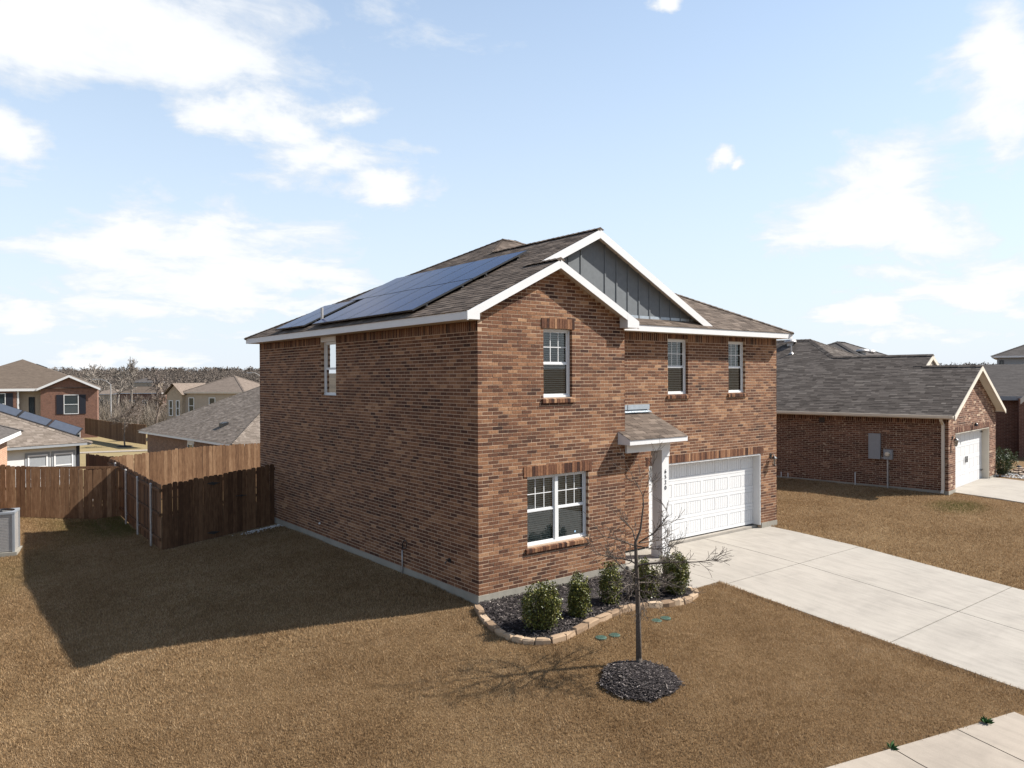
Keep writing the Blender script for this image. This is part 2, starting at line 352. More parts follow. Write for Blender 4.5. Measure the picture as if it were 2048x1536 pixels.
# ---------------------------------------------------------------- mesh helpers
class MB:
    """collects faces into one mesh, with a per-vertex tone"""
    def __init__(s): s.v = []; s.f = []; s.t = []
    def face(s, pts, tone=.5):
        i = len(s.v); s.v += [tuple(p) for p in pts]; s.t += [tone]*len(pts); s.f.append(tuple(range(i, i+len(pts))))
    def hexa(s, p, tone=.5, skip=()):
        i = len(s.v); s.v += [tuple(q) for q in p]; s.t += [tone]*8
        for k, q in enumerate(((3, 2, 1, 0), (4, 5, 6, 7), (0, 1, 5, 4), (1, 2, 6, 5), (2, 3, 7, 6), (3, 0, 4, 7))):
            if k not in skip: s.f.append(tuple(i+j for j in q))
    def box(s, a, b, tone=.5):
        (x0, y0, z0), (x1, y1, z1) = a, b
        s.hexa([(x0, y0, z0), (x1, y0, z0), (x1, y1, z0), (x0, y1, z0), (x0, y0, z1), (x1, y0, z1), (x1, y1, z1), (x0, y1, z1)], tone)
    def tube(s, pts, rad, n=6, tone=.5, cap=True):
        pts = [np.array(p, float) for p in pts]
        if isinstance(rad, (int, float)): rad = [rad]*len(pts)
        rings = []
        for k, p in enumerate(pts):
            d = pts[min(k+1, len(pts)-1)]-pts[max(k-1, 0)]; d = d/(np.linalg.norm(d)+1e-9)
            a = np.cross(d, (0, 0, 1.0)) if abs(d[2]) < .95 else np.cross(d, (1.0, 0, 0))
            a = a/np.linalg.norm(a); b = np.cross(d, a); i = len(s.v)
            for j in range(n):
                q = p+(a*cos(2*pi*j/n)+b*sin(2*pi*j/n))*rad[k]; s.v.append(tuple(q)); s.t.append(tone)
            rings.append(i)
        for i, j in zip(rings, rings[1:]):
            for k in range(n): s.f.append((i+k, i+(k+1) % n, j+(k+1) % n, j+k))
        if cap:
            s.f.append(tuple(rings[0]+k for k in range(n))[::-1]); s.f.append(tuple(rings[-1]+k for k in range(n)))
    def lathe(s, prof, c=(0, 0, 0), n=16, tone=.5):
        rings = []
        for r, z in prof:
            rings.append(len(s.v))
            for j in range(n): s.v.append((c[0]+r*cos(2*pi*j/n), c[1]+r*sin(2*pi*j/n), c[2]+z)); s.t.append(tone)
        for i, j in zip(rings, rings[1:]):
            for k in range(n): s.f.append((i+k, i+(k+1) % n, j+(k+1) % n, j+k))
        s.f.append(tuple(rings[0]+k for k in range(n))[::-1]); s.f.append(tuple(rings[-1]+k for k in range(n)))
    def mesh(s, name, material, smooth=False):
        me = bpy.data.meshes.new(name); me.from_pydata(s.v, [], s.f)
        a = me.attributes.new('tone', 'FLOAT', 'POINT'); a.data.foreach_set('value', np.array(s.t, np.float32))
        me.materials.append(material)
        if smooth: me.polygons.foreach_set('use_smooth', [True]*len(me.polygons))
        me.update(); return me
    def build(s, name, material, parent=None, smooth=False, **k): return link(name, s.mesh(name, material, smooth), parent, **k)
def link(name, data, parent=None, loc=None, rot=None, label=None, cat=None, group=None, kind=None):
    o = bpy.data.objects.new(name, data); COL.objects.link(o)
    if parent: o.parent = parent
    if loc is not None: o.location = tuple(loc)
    if rot is not None: o.rotation_euler = rot
    if label: o['label'] = label
    if cat: o['category'] = cat
    if group: o['group'] = group
    if kind: o['kind'] = kind
    return o
def thing(name, label, cat, loc=(0, 0, 0), rz=0.0, group=None): return link(name, None, None, loc, (0, 0, rz), label, cat, group)
def copy_tree(o, parent=None):
    c = o.copy(); COL.objects.link(c)
    if parent: c.parent = parent
    for ch in list(o.children): copy_tree(ch, c)
    return c
V = lambda *a: np.array(a, float)
Z = V(0, 0, 1)
class Frame:
    """a wall plane: origin, horizontal axis, outward normal; p(s, z, d) is a point d in front of it"""
    def __init__(s, o, u, n): s.o, s.u, s.n = V(*o), V(*u), V(*n)
    def p(s, a, z, d=0.0): return s.o+s.u*a+Z*z+s.n*d
    def slab(s, mb, a0, a1, z0, z1, d0, d1, tone=.5):
        mb.hexa([s.p(a0, z0, d1), s.p(a1, z0, d1), s.p(a1, z0, d0), s.p(a0, z0, d0), s.p(a0, z1, d1), s.p(a1, z1, d1), s.p(a1, z1, d0), s.p(a0, z1, d0)], tone)

# ---------------------------------------------------------------- brick walls
CH = 5.29/69; BLEN = .254; JT = .0155
BRICK_MESH = {}
def brick_wall(parent, frame, length, z_top, openings, mats, soldier=None, top=None, first=(0.0, .112), last=None, seed=1, reveal=.11, single=None, dark=0.0, z0=0.0, tone_mul=1.0):
    """mortar sheet with openings (and their reveals) + every brick proud of it. top(s): highest brick top at s (gables). single: collects bricks for individual objects"""
    rr = random.Random(seed); wall = MB(); md = -.0035
    zm = z_top if top is None else max(top(length*i/60) for i in range(61))
    xs = sorted({0.0, length, *[o[0] for o in openings], *[o[1] for o in openings]}); zs = sorted({z0, z_top, *[o[2] for o in openings if o[2] > z0], *[o[3] for o in openings if o[3] < z_top]})
    for a, b in zip(xs, xs[1:]):
        for c, d in zip(zs, zs[1:]):
            if any(o[0]-1e-6 <= a and b <= o[1]+1e-6 and o[2]-1e-6 <= c and d <= o[3]+1e-6 for o in openings): continue
            wall.face([frame.p(a, c, md), frame.p(b, c, md), frame.p(b, d, md), frame.p(a, d, md)])
    if top is not None:
        n = 40; pr = [(length*i/n, top(length*i/n)) for i in range(n+1)]
        for (a, ta), (b, tb) in zip(pr, pr[1:]):
            if max(ta, tb) > z_top: 
                for o in openings:
                    pass
                lo = [z_top, z_top]
                wall.face([frame.p(a, z_top, md), frame.p(b, z_top, md), frame.p(b, max(tb, z_top), md), frame.p(a, max(ta, z_top), md)])
    for a, b, c, d in openings:
        a, b, c, d = a-.005, b+.005, c-.005, d+.005
        for q in (((a, c), (a, d)), ((b, d), (b, c)), ((a, d), (b, d)), ((b, c), (a, c))):
            (s0, h0), (s1, h1) = q
            wall.face([frame.p(s0, h0, md), frame.p(s1, h1, md), frame.p(s1, h1, md-reveal), frame.p(s0, h0, md-reveal)])
    w = wall.build('wall', mats[1], parent)
    bw = MB()
    zs_top = soldier if soldier else z_top
    k = 0
    while True:
        c0 = z0+k*CH+JT/2; c1 = z0+(k+1)*CH-JT/2
        if c1 > zm: break
        if c1 > zs_top+.002 and top is None: break
        s = first[k % 2]-(0 if first[k % 2] < .05 else 0); end = length if last is None else length-last[k % 2]
        pos = s; firstb = True; half = (k % 2 == 1 and first[0] == first[1])
        while pos < end-.02:
            L = BLEN*.5 if (half and firstb) else BLEN
            e = min(pos+L, end); a, b = pos+JT/2 if not firstb else pos, e-JT/2 if e < end else e
            tone = rr.betavariate(4.2, 4.4)*tone_mul+.10*sin(k*.31+seed)*sin(pos*1.3+k*.17)
            jag = rr.uniform(-.0022, .0022)
            segs = [(a, b)]
            for o in openings:
                if c1 > o[2]+.004 and c0 < o[3]-.004:
                    ns = []
                    for x, y in segs:
                        if y <= o[0] or x >= o[1]: ns.append((x, y)); continue
                        if x < o[0]-.02: ns.append((x, o[0]))
                        if y > o[1]+.02: ns.append((o[1], y))
                    segs = ns
            if top is not None and c1 > zs_top-.001:
                ns = []
                for x, y in segs:
                    while x < y-.03 and top(x+.01) < c1: x += .03
                    while y > x+.03 and top(y-.01) < c1: y -= .03
                    if y > x+.04: ns.append((x, y))
                segs = ns
            for x, y in segs:
                dep = .10 if (firstb and first[0] != first[1]) else .02
                edge = (x == segs[0][0] and x > a+.001) or (y < b-.001)
                if single is not None and len(segs) == 1 and abs((y-x)-(BLEN-JT)) < .002 and not firstb:
                    single.append((frame, x, y, c0, c1, jag, tone, w, bw)); continue
                frame.slab(bw, x, y, c0, c1, -.10 if edge else -dep, jag, tone)
            pos = e; firstb = False
        k += 1
    if soldier and top is None:
        n = int(length/CH); 
        for i in range(n+1):
            a, b = i*CH+JT/2, min((i+1)*CH-JT/2, length)
            if b-a < .02 or any(a < o[1] and b > o[0] and z_top > o[2] and soldier < o[3]-.02 for o in openings): continue
            frame.slab(bw, a, b, soldier+JT/2, z_top-.002, -.02 if i else -.1, rr.uniform(-.002, .002), rr.betavariate(2, 2.6)*tone_mul)
    return w, bw
def soldier_row(parent, frame, a0, a1, z0, z1, mat_, proud=.014, seed=3, name='lintel'):
    rr = random.Random(seed); mb = MB(); n = max(1, round((a1-a0)/CH)); st = (a1-a0)/n
    for i in range(n): frame.slab(mb, a0+i*st+.004, a0+(i+1)*st-.004, z0, z1, -.06, proud+rr.uniform(-.002, .002), rr.betavariate(2, 2.4))
    return mb.build(name, mat_, parent)
def sill_row(parent, frame, a0, a1, z1, mat_, seed=4):
    rr = random.Random(seed); mb = MB(); n = max(1, round((a1-a0)/CH)); st = (a1-a0)/n
    for i in range(n):
        a, b = a0+i*st+.004, a0+(i+1)*st-.004; t = rr.betavariate(2, 2)
        F = frame.p
        mb.hexa([F(a, z1-.115, .045), F(b, z1-.115, .045), F(b, z1-.085, -.10), F(a, z1-.085, -.10), F(a, z1-.035, .05), F(b, z1-.035, .05), F(b, z1, -.10), F(a, z1, -.10)], t)
    return mb.build('sill', mat_, parent)

# ---------------------------------------------------------------- windows and doors
def window(parent, fr, a0, a1, z0, z1, d=-.085, units=1, grid=True, blinds=True, sticker=None, half=.5, frame_mat='vinyl'):
    f = MB(); FW = .045
    fr.slab(f, a0, a1, z1-FW, z1, d-.06, d); fr.slab(f, a0, a1, z0, z0+FW, d-.06, d+.01)
    fr.slab(f, a0, a0+FW, z0+FW, z1-FW, d-.06, d); fr.slab(f, a1-FW, a1, z0+FW, z1-FW, d-.06, d)
    uw = (a1-a0)/units
    for k in range(1, units): fr.slab(f, a0+uw*k-.045, a0+uw*k+.045, z0+FW, z1-FW, d-.06, d+.004)
    w = f.build('window', M[frame_mat], parent)
    for k in range(units):
        b0 = a0+uw*k+(FW if k == 0 else .045); b1 = a0+uw*(k+1)-(FW if k == units-1 else .045); c0, c1 = z0+FW, z1-FW; cm = c0+(c1-c0)*half
        s = MB(); t = .03
        for q0, q1, dd in ((c0, cm, d-.018), (cm, c1, d-.035)):
            fr.slab(s, b0, b1, q0, q0+t, dd-.02, dd); fr.slab(s, b0, b1, q1-t, q1, dd-.02, dd); fr.slab(s, b0, b0+t, q0+t, q1-t, dd-.02, dd); fr.slab(s, b1-t, b1, q0+t, q1-t, dd-.02, dd)
        s.build('sash', M[frame_mat], w)
        for q0, q1, dd in ((c0+t, cm-t, d-.030), (cm+t, c1-t, d-.047)):
            p = MB(); p.face([fr.p(b0+t, q0, dd), fr.p(b1-t, q0, dd), fr.p(b1-t, q1, dd), fr.p(b0+t, q1, dd)]); p.build('pane', M['glass'], w)
        if grid:
            g = MB(); q0, q1 = cm+t, c1-t; dd = d-.040
            for i in (1, 2):
                x = b0+t+(b1-b0-2*t)*i/3; fr.slab(g, x-.009, x+.009, q0, q1, dd-.006, dd)
            zz_ = (q0+q1)/2; fr.slab(g, b0+t, b1-t, zz_-.009, zz_+.009, dd-.0065, dd-.0005)
            g.build('grille', M['vinyl'], w)
        if blinds:
            bl = MB(); z = c0+.04
            while z < c1-.02:
                ti = .012
                bl.face([fr.p(b0+.01, z-ti, d-.075), fr.p(b1-.01, z-ti, d-.075), fr.p(b1-.01, z+ti, d-.118), fr.p(b0+.01, z+ti, d-.118)]); z += .047
            for x in (b0+.12, b1-.12): fr.slab(bl, x-.002, x+.002, c0, c1, d-.072, d-.070)
            bl.build('blind', M['slat'], w)
    if sticker:
        for (sa, sz) in sticker:
            st = MB(); st.face([fr.p(sa+.022*cos(j*pi/5), sz+.022*sin(j*pi/5), d-.027) for j in range(10)]); st.build('sticker', M['blue_dot'], w)
    # dark room behind
    return w
def room_box(parent, fr, a0, a1, z0, z1, depth=1.6, d=-.20):
    b = MB()
    q = [(a0, z0), (a1, z0), (a1, z1), (a0, z1)]
    for (s0, h0), (s1, h1) in zip(q, q[1:]+q[:1]): b.face([fr.p(s0, h0, d), fr.p(s1, h1, d), fr.p(s1, h1, d-depth), fr.p(s0, h0, d-depth)])
    b.face([fr.p(*x, d-depth) for x in q])
    return b.build('room', M['dark'], parent)
def garage_door(parent, fr, a0, a1, z0, z1, d, panels=8):
    """four hinged sections, each with short bead-board panels: raised staves with grooves between them"""
    base = MB(); fr.slab(base, a0, a1, z0+.012, z1, d-.06, d-.014)
    g = base.build('garage_door', M['garage'], parent)
    H = (z1-z0-.012)/4
    for k in range(4):
        s = MB(); c0 = z0+.012+k*H+.004; c1 = c0+H-.008; r = .085
        pw = (a1-a0)/panels
        fr.slab(s, a0, a1, c0, c0+r, d-.014, d); fr.slab(s, a0, a1, c1-r, c1, d-.014, d)
        for i in range(panels):
            x0 = a0+i*pw; g0 = .055 if i % 2 == 0 else .022; g1 = .022 if i % 2 == 0 else .055
            fr.slab(s, x0, x0+g0, c0+r, c1-r, d-.014, d); fr.slab(s, x0+pw-g1, x0+pw, c0+r, c1-r, d-.014, d)
            m = 5; iw = (pw-g0-g1-.02)/m
            for j in range(m): fr.slab(s, x0+g0+.01+j*iw+.005, x0+g0+.01+(j+1)*iw-.005, c0+r+.014, c1-r-.014, d-.014, d-.004)
        s.build('panel', M['garage'], g)
    sl_ = MB(); fr.slab(sl_, a0, a1, z0, z0+.012, d-.045, d-.01); sl_.build('bottom_seal', M['black'], g)
    return g

# ---------------------------------------------------------------- roofs
def scan(poly, w):
    """intervals of a polygon [(e, w)] along the line w = const"""
    xs = []
    for (e0, w0), (e1, w1) in zip(poly, poly[1:]+poly[:1]):
        if (w0 <= w < w1) or (w1 <= w < w0): xs.append(e0+(e1-e0)*(w-w0)/(w1-w0))
    xs.sort(); return list(zip(xs[::2], xs[1::2]))
def roof_plane(deck, shing, plan, up_dir, z_at, slope, seed, expo=.14, wid=.30, lift=.016, under=None, thick=.09, pieces=None):
    """plan: [(x, y)]; up_dir: unit horizontal vector towards the ridge. Adds deck, and courses of shingle tabs lying on it"""
    rr = random.Random(seed); ux, uy = up_dir; ex, ey = -uy, ux
    deck.face([(x, y, z_at(x, y)) for x, y in plan])
    if under is not None: under.face([(x, y, z_at(x, y)-thick) for x, y in plan][::-1])
    pl = [(x*ex+y*ey, x*ux+y*uy) for x, y in plan]; w0 = min(p[1] for p in pl); w1 = max(p[1] for p in pl)
    st = expo/sqrt(1+slope*slope); k = 0; w = w0-.02
    def P(e, w_, h): 
        x, y = e*ex+w_*ux, e*ey+w_*uy
        return (x, y, z_at(x, y)+h)
    while w < w1-.02:
        wn_ = min(w+st, w1)
        for a, b in scan(pl, min(max(w+st*.5, w0+.001), w1-.001)):
            e = a-rr.uniform(0, wid)
            while e < b:
                L = wid*rr.choice((.55, .8, 1.0, 1.0, 1.3)); x0, x1 = max(a, e), min(b, e+L); e += L
                if x1-x0 < .015: continue
                t = rr.betavariate(3.2, 3.5); h = lift*(1.0 if rr.random() < .6 else .6)
                tgt = shing if pieces is None else MB()
                i = len(tgt.v); gp = .003
                tgt.v += [P(x0+gp, w, h), P(x1-gp, w, h), P(x1-gp, wn_+.03, .004), P(x0+gp, wn_+.03, .004), P(x0+gp, w, .001), P(x1-gp, w, .001)]
                tgt.t += [t]*6; tgt.f += [(i, i+1, i+2, i+3), (i+4, i+5, i+1, i), (i+4, i, i+3), (i+5, i+2, i+1)]
                if pieces is not None: pieces.append(tgt)
        w += st; k += 1
def caps(mb, p0, p1, rr, wid=.15, step=.2, h=.03, drop=.07):
    """ridge or hip caps: short folded pieces along a line"""
    p0, p1 = V(*p0), V(*p1); L = np.linalg.norm(p1-p0); n = int(L/step); d = (p1-p0)/L
    s = np.cross(d, Z); s = s/np.linalg.norm(s)
    for i in range(n):
        a = p0+d*(i*L/n-.02); b = p0+d*((i+1)*L/n+.03); t = rr.betavariate(2, 2.6)
        A, B = a+Z*(h+.012), b+Z*h
        for sg in (-1, 1): mb.face([A, B, b+s*wid*sg+Z*(h-drop), a+s*wid*sg+Z*(h-drop+.012)][::sg], t)
        mb.face([a-s*wid+Z*(h-drop+.012), a+Z*(h+.012), a+s*wid+Z*(h-drop+.012), a+Z*(h-drop-.03)], t)
def board(mb, a, b, depth_vec, h, tone=.5):
    """a board from a to b (top edge), hanging h down, thick along depth_vec"""
    a, b, t = V(*a), V(*b), V(*depth_vec)
    mb.hexa([a-Z*h, b-Z*h, b-Z*h+t, a-Z*h+t, a, b, b+t, a+t], tone)
# ---------------------------------------------------------------- ground, paving
def axis(core0, core1, st, far):
    a = list(np.arange(core0, core1+1e-6, st)); d = st; x = core1
    while x < far: d *= 1.28; x += d; a.append(x)
    d = st; x = core0
    while x > -far: d *= 1.28; x -= d; a.insert(0, x)
    return a
gx = axis(-16, 26, .35, 4200); gy = axis(-16, 30, .35, 4200)
g = MB(); nx = len(gx)
def under_paving(x, y): return (5.2 < x < 11.7 and -14 < y < 1.3)
for y in gy:
    for x in gx: g.v.append((x, y, T(x, y)+.025*sin(x*1.7+y*.6)*sin(y*1.3-x*.4)*(0 if under_paving(x, y) or (-.6 < x < 12.4 and -.5 < y < 13) else .6) - (.05 if under_paving(x, y) else 0))); g.t.append(.5)
for j in range(len(gy)-1):
    for i in range(nx-1): g.f.append((j*nx+i, j*nx+i+1, (j+1)*nx+i+1, (j+1)*nx+i))
g.build('ground', M['soil'], smooth=True, kind='structure')

def slab_patch(poly_fn, u0, u1, w0, w1, nu, nw, thick=.12, dz=0.0):
    """a slab following the terrain; poly_fn(u, w) -> (x, y)"""
    mb = MB()
    for lvl in (0, 1):
        for j in range(nw+1):
            for i in range(nu+1):
                x, y = poly_fn(u0+(u1-u0)*i/nu, w0+(w1-w0)*j/nw); mb.v.append((x, y, T(x, y)+dz-(thick if lvl else 0))); mb.t.append(.5)
    n = (nu+1)*(nw+1); q = lambda i, j, l: l*n+j*(nu+1)+i
    for j in range(nw):
        for i in range(nu): mb.f.append((q(i, j, 0), q(i+1, j, 0), q(i+1, j+1, 0), q(i, j+1, 0)))
    for i in range(nu):
        mb.f.append((q(i, 0, 1), q(i+1, 0, 1), q(i+1, 0, 0), q(i, 0, 0))); mb.f.append((q(i, nw, 0), q(i+1, nw, 0), q(i+1, nw, 1), q(i, nw, 1)))
    for j in range(nw):
        mb.f.append((q(0, j, 0), q(0, j+1, 0), q(0, j+1, 1), q(0, j, 1))); mb.f.append((q(nu, j, 1), q(nu, j+1, 1), q(nu, j+1, 0), q(nu, j, 0)))
    return mb
# driveway: two lanes of slabs between joints at y = 1.0, -1.9, -5.55, -9.2
drv = link('driveway', None, None, (8.4, -3.5, T(8.4, -3.5)), kind='structure')
inv = tuple(-c for c in drv.location)
DX0, DXM, DX1 = 5.42, 8.42, 11.40
J = .022
for (ya, yb) in ((-1.9, 1.0), (-5.55, -1.9), (-9.2, -5.55), (-13.0, -9.2)):
    for (xa, xb) in ((DX0, DXM), (DXM, DX1)):
        slab_patch(lambda u, w: (u, w), xa+J/2, xb-J/2, ya+J/2, yb-J/2, 6, 8, dz=.012).build('slab', M['concrete'], drv, loc=inv)
slab_patch(lambda u, w: (u, w), 6.01, 10.94, 1.012, 1.35, 8, 1, dz=.075).build('apron', M['concrete'], drv, loc=inv)
jb = slab_patch(lambda u, w: (u, w), DX0+.02, DX1-.02, -12.98, 1.3, 12, 30, dz=-.006); jb.build('joint_filler', M['joint'], drv, loc=inv)
# walkway from the porch to the drive, and the porch slab
walk = link('walkway', None, None, (4.9, -.6, T(4.9, -.6)), kind='structure'); iw_ = tuple(-c for c in walk.location)
slab_patch(lambda u, w: (u, w), 4.32, 5.40, -1.72, -.92, 4, 4, dz=.02).build('slab', M['concrete'], walk, loc=iw_)
slab_patch(lambda u, w: (u, w), 4.32, 5.40, -.905, -.10, 4, 4, dz=.02).build('slab', M['concrete'], walk, loc=iw_)
pm = MB(); pm.box((4.225, -.085, -.4), (6.0, .90, -.055)); pm.build('porch_slab', M['concrete'], walk, loc=iw_)
# pavement slabs along the street; it runs a little askew to the house
sw = link('pavement', None, None, (2.5, -8.2, T(2.5, -8.2)), kind='structure'); isw = tuple(-c for c in sw.location)
pA, pB = ground(1660, 1536)[:2], ground(2048, 1420)[:2]; sd = (pB-pA)/np.linalg.norm(pB-pA); sn = V(sd[1], -sd[0])
fs = lambda u, w: tuple(pA+sd*u+sn*w)
s1 = float((ground(1785, 1499)[:2]-pA)@sd); s2 = float((ground(1912, 1460)[:2]-pA)@sd); st_ = s2-s1
for k in range(-5, 5):
    u0 = s1+k*st_
    if fs(u0+st_, 0)[0] > 5.5: break
    slab_patch(fs, u0+.012, u0+st_-.012, 0, 1.5, 4, 4, dz=.02).build('slab', M['sidewalk'], sw, loc=isw)
slab_patch(fs, s1-5*st_, s1+3*st_, .01, 1.49, 16, 2, dz=-.008).build('joint_filler', M['joint'], sw, loc=isw)
# the neighbours' drive on the right, local frame turned 7 degrees
NA = radians(7); NO = V(20.781, -.371, .136)
def nl(x, y): return (NO[0]+x*cos(NA)-y*sin(NA), NO[1]+x*sin(NA)+y*cos(NA))
nd = link('neighbour_driveway', None, None, (*nl(3.3, -3), T(*nl(3.3, -3))), kind='structure'); ind = tuple(-c for c in nd.location)
for a, b in ((-3.2, .25), (-6.4, -3.2), (-9.6, -6.4)):
    for c, d in ((.75, 3.3), (3.3, 6.3)): slab_patch(nl, c+.006, d-.006, a+.006, b-.006, 5, 6, dz=.03).build('slab', M['concrete'], nd, loc=ind)
# far street beyond the back gardens
fa, fb = ground(150, 908)[:2], ground(300, 902.5)[:2]; fdv = (fb-fa)/np.linalg.norm(fb-fa); fnv = V(-fdv[1], fdv[0])
slab_patch(lambda u, w: tuple(fa+fdv*u+fnv*w), -20, 30, 0, 1.6, 20, 2, dz=.06).build('far_pavement', M['sidewalk'], kind='structure')
# ---------------------------------------------------------------- the brick house
H = thing('brick_house', 'two storey brown brick house with white trim and number 6520 on its porch', 'house')
HT, HS, HW, HD, HR, W1 = 5.5, 5.29, 11.75, 12.3, .87, 4.21
EX, EZ, SLP = -.40, 5.67, .5              # left eave line, roof height there, pitch
F_front = Frame((0, 0, 0), (1, 0, 0), (0, -1, 0)); F_left = Frame((0, 0, 0), (0, 1, 0), (-1, 0, 0))
F_rec = Frame((W1, HR, 0), (1, 0, 0), (0, -1, 0)); F_in = Frame((W1, 0, 0), (0, 1, 0), (1, 0, 0))
F_right = Frame((HW, HR, 0), (0, 1, 0), (1, 0, 0)); F_back = Frame((0, HD, 0), (1, 0, 0), (0, 1, 0))
GX = 2.01                                  # small gable ridge
def gable_top(s): return max(HT, EZ-.12+SLP*(min(s-EX, 4.42-s))-.0) if True else 0
single = []
bm = (M['brick'], M['mortar'])
win_f = [(1.26, 3.03, .79, 2.27), (1.72, 2.55, 3.93, 5.41)]
wf, bf = brick_wall(H, F_front, W1, HT, win_f, bm, top=gable_top, first=(0.0, .112), seed=11, single=single)
win_l = [(6.53, 7.46, 3.9, 5.498)]
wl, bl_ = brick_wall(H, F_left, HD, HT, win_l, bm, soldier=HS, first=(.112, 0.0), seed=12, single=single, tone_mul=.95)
gar = (6.01-W1, 10.94-W1, -.3, 2.07)
win_r = [(6.76-W1, 7.58-W1, 3.9, 5.37), (9.37-W1, 10.17-W1, 3.9, 5.37)]
wr, br_ = brick_wall(H, F_rec, HW-W1, HT, [gar]+win_r, bm, soldier=HS, first=(0.0, 0.0), seed=13, single=single, z0=0.0)
wi, bi_ = brick_wall(H, F_in, HR, HT, [], bm, soldier=HS, first=(.112, 0.0), seed=14)
# the bricks that show largest are objects of their own
def score(b):
    f, x, y, c0, c1 = b[:5]; p = f.p((x+y)/2, (c0+c1)/2); v = CAM-p; d = np.linalg.norm(v); return abs(v@f.n)/d**3
single.sort(key=score, reverse=True)
TV = 14
for tv in range(TV):
    mb = MB(); mb.box((-(BLEN-JT)/2, -.002, -(CH-JT)/2), ((BLEN-JT)/2, .02, (CH-JT)/2), (tv+.5)/TV); BRICK_MESH[tv] = mb.mesh('brick', M['brick'])
for i, (f, x, y, c0, c1, jag, tone, w, bw) in enumerate(single):
    if i < 300:
        p = f.p((x+y)/2, (c0+c1)/2, jag)
        link('brick', BRICK_MESH[max(0, min(TV-1, int(tone*TV)))], w, p, (0, 0, 0 if f is not F_left else -pi/2))
    else: f.slab(bw, x, y, c0, c1, -.02, jag, tone)
for w, b in ((wf, bf), (wl, bl_), (wr, br_), (wi, bi_)): b.build('brickwork', M['brick'], w, kind='stuff')
for fr_, L in ((F_right, HD-HR), (F_back, HW)):
    mb = MB(); mb.face([fr_.p(0, 0, 0), fr_.p(L, 0, 0), fr_.p(L, HT, 0), fr_.p(0, HT, 0)]); mb.build('wall', M['far_brick_brown'], H)
fd = MB()
fd.box((-.014, -.014, -1.4), (W1+.014, 1.6, -.002)); fd.box((-.012, 1.0, -1.4), (6.0, HD+.012, -.003)); fd.box((10.955, HR-.014, -1.4), (HW+.012, HD, -.003)); fd.box((6.0, 1.4, -1.4), (10.95, HD, -.09))
fd.build('foundation', M['foundation'], H)
# windows, lintels, sills
window(H, F_front, 1.26, 3.03, .79, 2.27, units=2, sticker=[(1.335, 1.62), (2.72, .93)])
window(H, F_front, 1.72, 2.55, 3.93, 5.41)
window(H, F_rec, *win_r[0]); window(H, F_rec, *win_r[1])
window(H, F_left, 6.53, 7.46, 3.9, 5.36, d=-.085, grid=False, blinds=False)
tr = MB(); F_left.slab(tr, 6.53, 7.46, 5.362, 5.497, -.1, .012); tr.build('window_header', M['white'], H)
soldier_row(H, F_front, 1.16, 3.13, 2.275, 2.49, M['brick'], seed=21); soldier_row(H, F_front, 1.66, 2.62, 5.415, 5.63, M['brick'], seed=22)
soldier_row(H, F_rec, 5.9-W1, 11.06-W1, 2.075, 2.29, M['brick'], .006, seed=23)
sill_row(H, F_front, 1.20, 3.09, .79, M['brick']); sill_row(H, F_front, 1.67, 2.61, 3.93, M['brick'], 5)
for w in win_r: soldier_row(H, F_rec, w[0], w[1], 5.376, 5.496, M['brick'], .0, seed=25)
for w in win_r: sill_row(H, F_rec, w[0]-.05, w[1]+.05, w[2], M['brick'], 6)
for fr_, a0, a1, z0_, z1_ in ((F_front, 1.0, 3.3, .6, 2.4), (F_front, 1.5, 2.8, 3.8, 5.46), (F_rec, 6.5-W1, 10.5-W1, 3.7, 5.46)): room_box(H, fr_, a0, a1, z0_, z1_, d=-.26)
room_box(H, F_left, 6.2, 7.8, 3.7, 5.46, d=-.2)
# garage
garage_door(H, F_rec, 6.01-W1, 10.94-W1, -.06, 2.07, -.25)
jm = MB(); F_rec.slab(jm, 6.0-W1, 6.045-W1, -.06, 2.07, -.26, -.012); F_rec.slab(jm, 10.905-W1, 10.945-W1, -.06, 2.07, -.26, -.012); F_rec.slab(jm, 6.045-W1, 10.905-W1, 2.03, 2.07, -.26, -.012)
jm.build('garage_jamb', M['white'], H)
# ---- roof
BXR, HXR, YB, YF, GY, BY = 8.48, 12.02, 12.42, .49, -.22, .64
hy = (YF+YB)/2; ht_ = (YB-YF)/2; rxa, rxb = EX+ht_, HXR-ht_; BXA = (EX+BXR)/2; yv = YF+(BXA-EX)
zL = lambda x, y: EZ+SLP*(x-EX); zF = lambda x, y: EZ+SLP*(y-YF); zR = lambda x, y: EZ+SLP*(HXR-x); zB = lambda x, y: EZ+SLP*(YB-y)
zSR = lambda x, y: EZ+SLP*(4.42-x); zBR = lambda x, y: EZ+SLP*(BXR-x)
deck, sh, und = MB(), MB(), MB()
roof_plane(deck, sh, [(EX, GY), (GX, GY), (GX, BY), (BXA, BY), (BXA, yv), (rxa, hy), (EX, YB)], (1, 0), zL, SLP, 31)
roof_plane(deck, sh, [(GX, GY), (4.42, GY), (4.42, YF), (4.06, .86), (GX, .86)], (-1, 0), zSR, SLP, 32)
roof_plane(deck, sh, [(BXA, BY), (BXR-(BY-YF), BY), (BXA, yv)], (-1, 0), zBR, SLP, 33)
roof_plane(deck, sh, [(4.42, YF), (8.31, YF), (8.31, .88), (4.04, .88)], (0, 1), zF, SLP, 34)
roof_plane(deck, sh, [(8.31, YF), (HXR, YF), (rxb, hy), (rxa, hy), (BXA, yv), (8.31, BY)], (0, 1), zF, SLP, 35)
roof_plane(deck, sh, [(HXR, YF), (HXR, YB), (rxb, hy)], (-1, 0), zR, SLP, 36)
roof_plane(deck, sh, [(HXR, YB), (EX, YB), (rxa, hy), (rxb, hy)], (0, -1), zB, SLP, 37)
roof = deck.build('roof', M['deck'], H)
sh.build('shingles', M['shingle'], roof, kind='stuff')
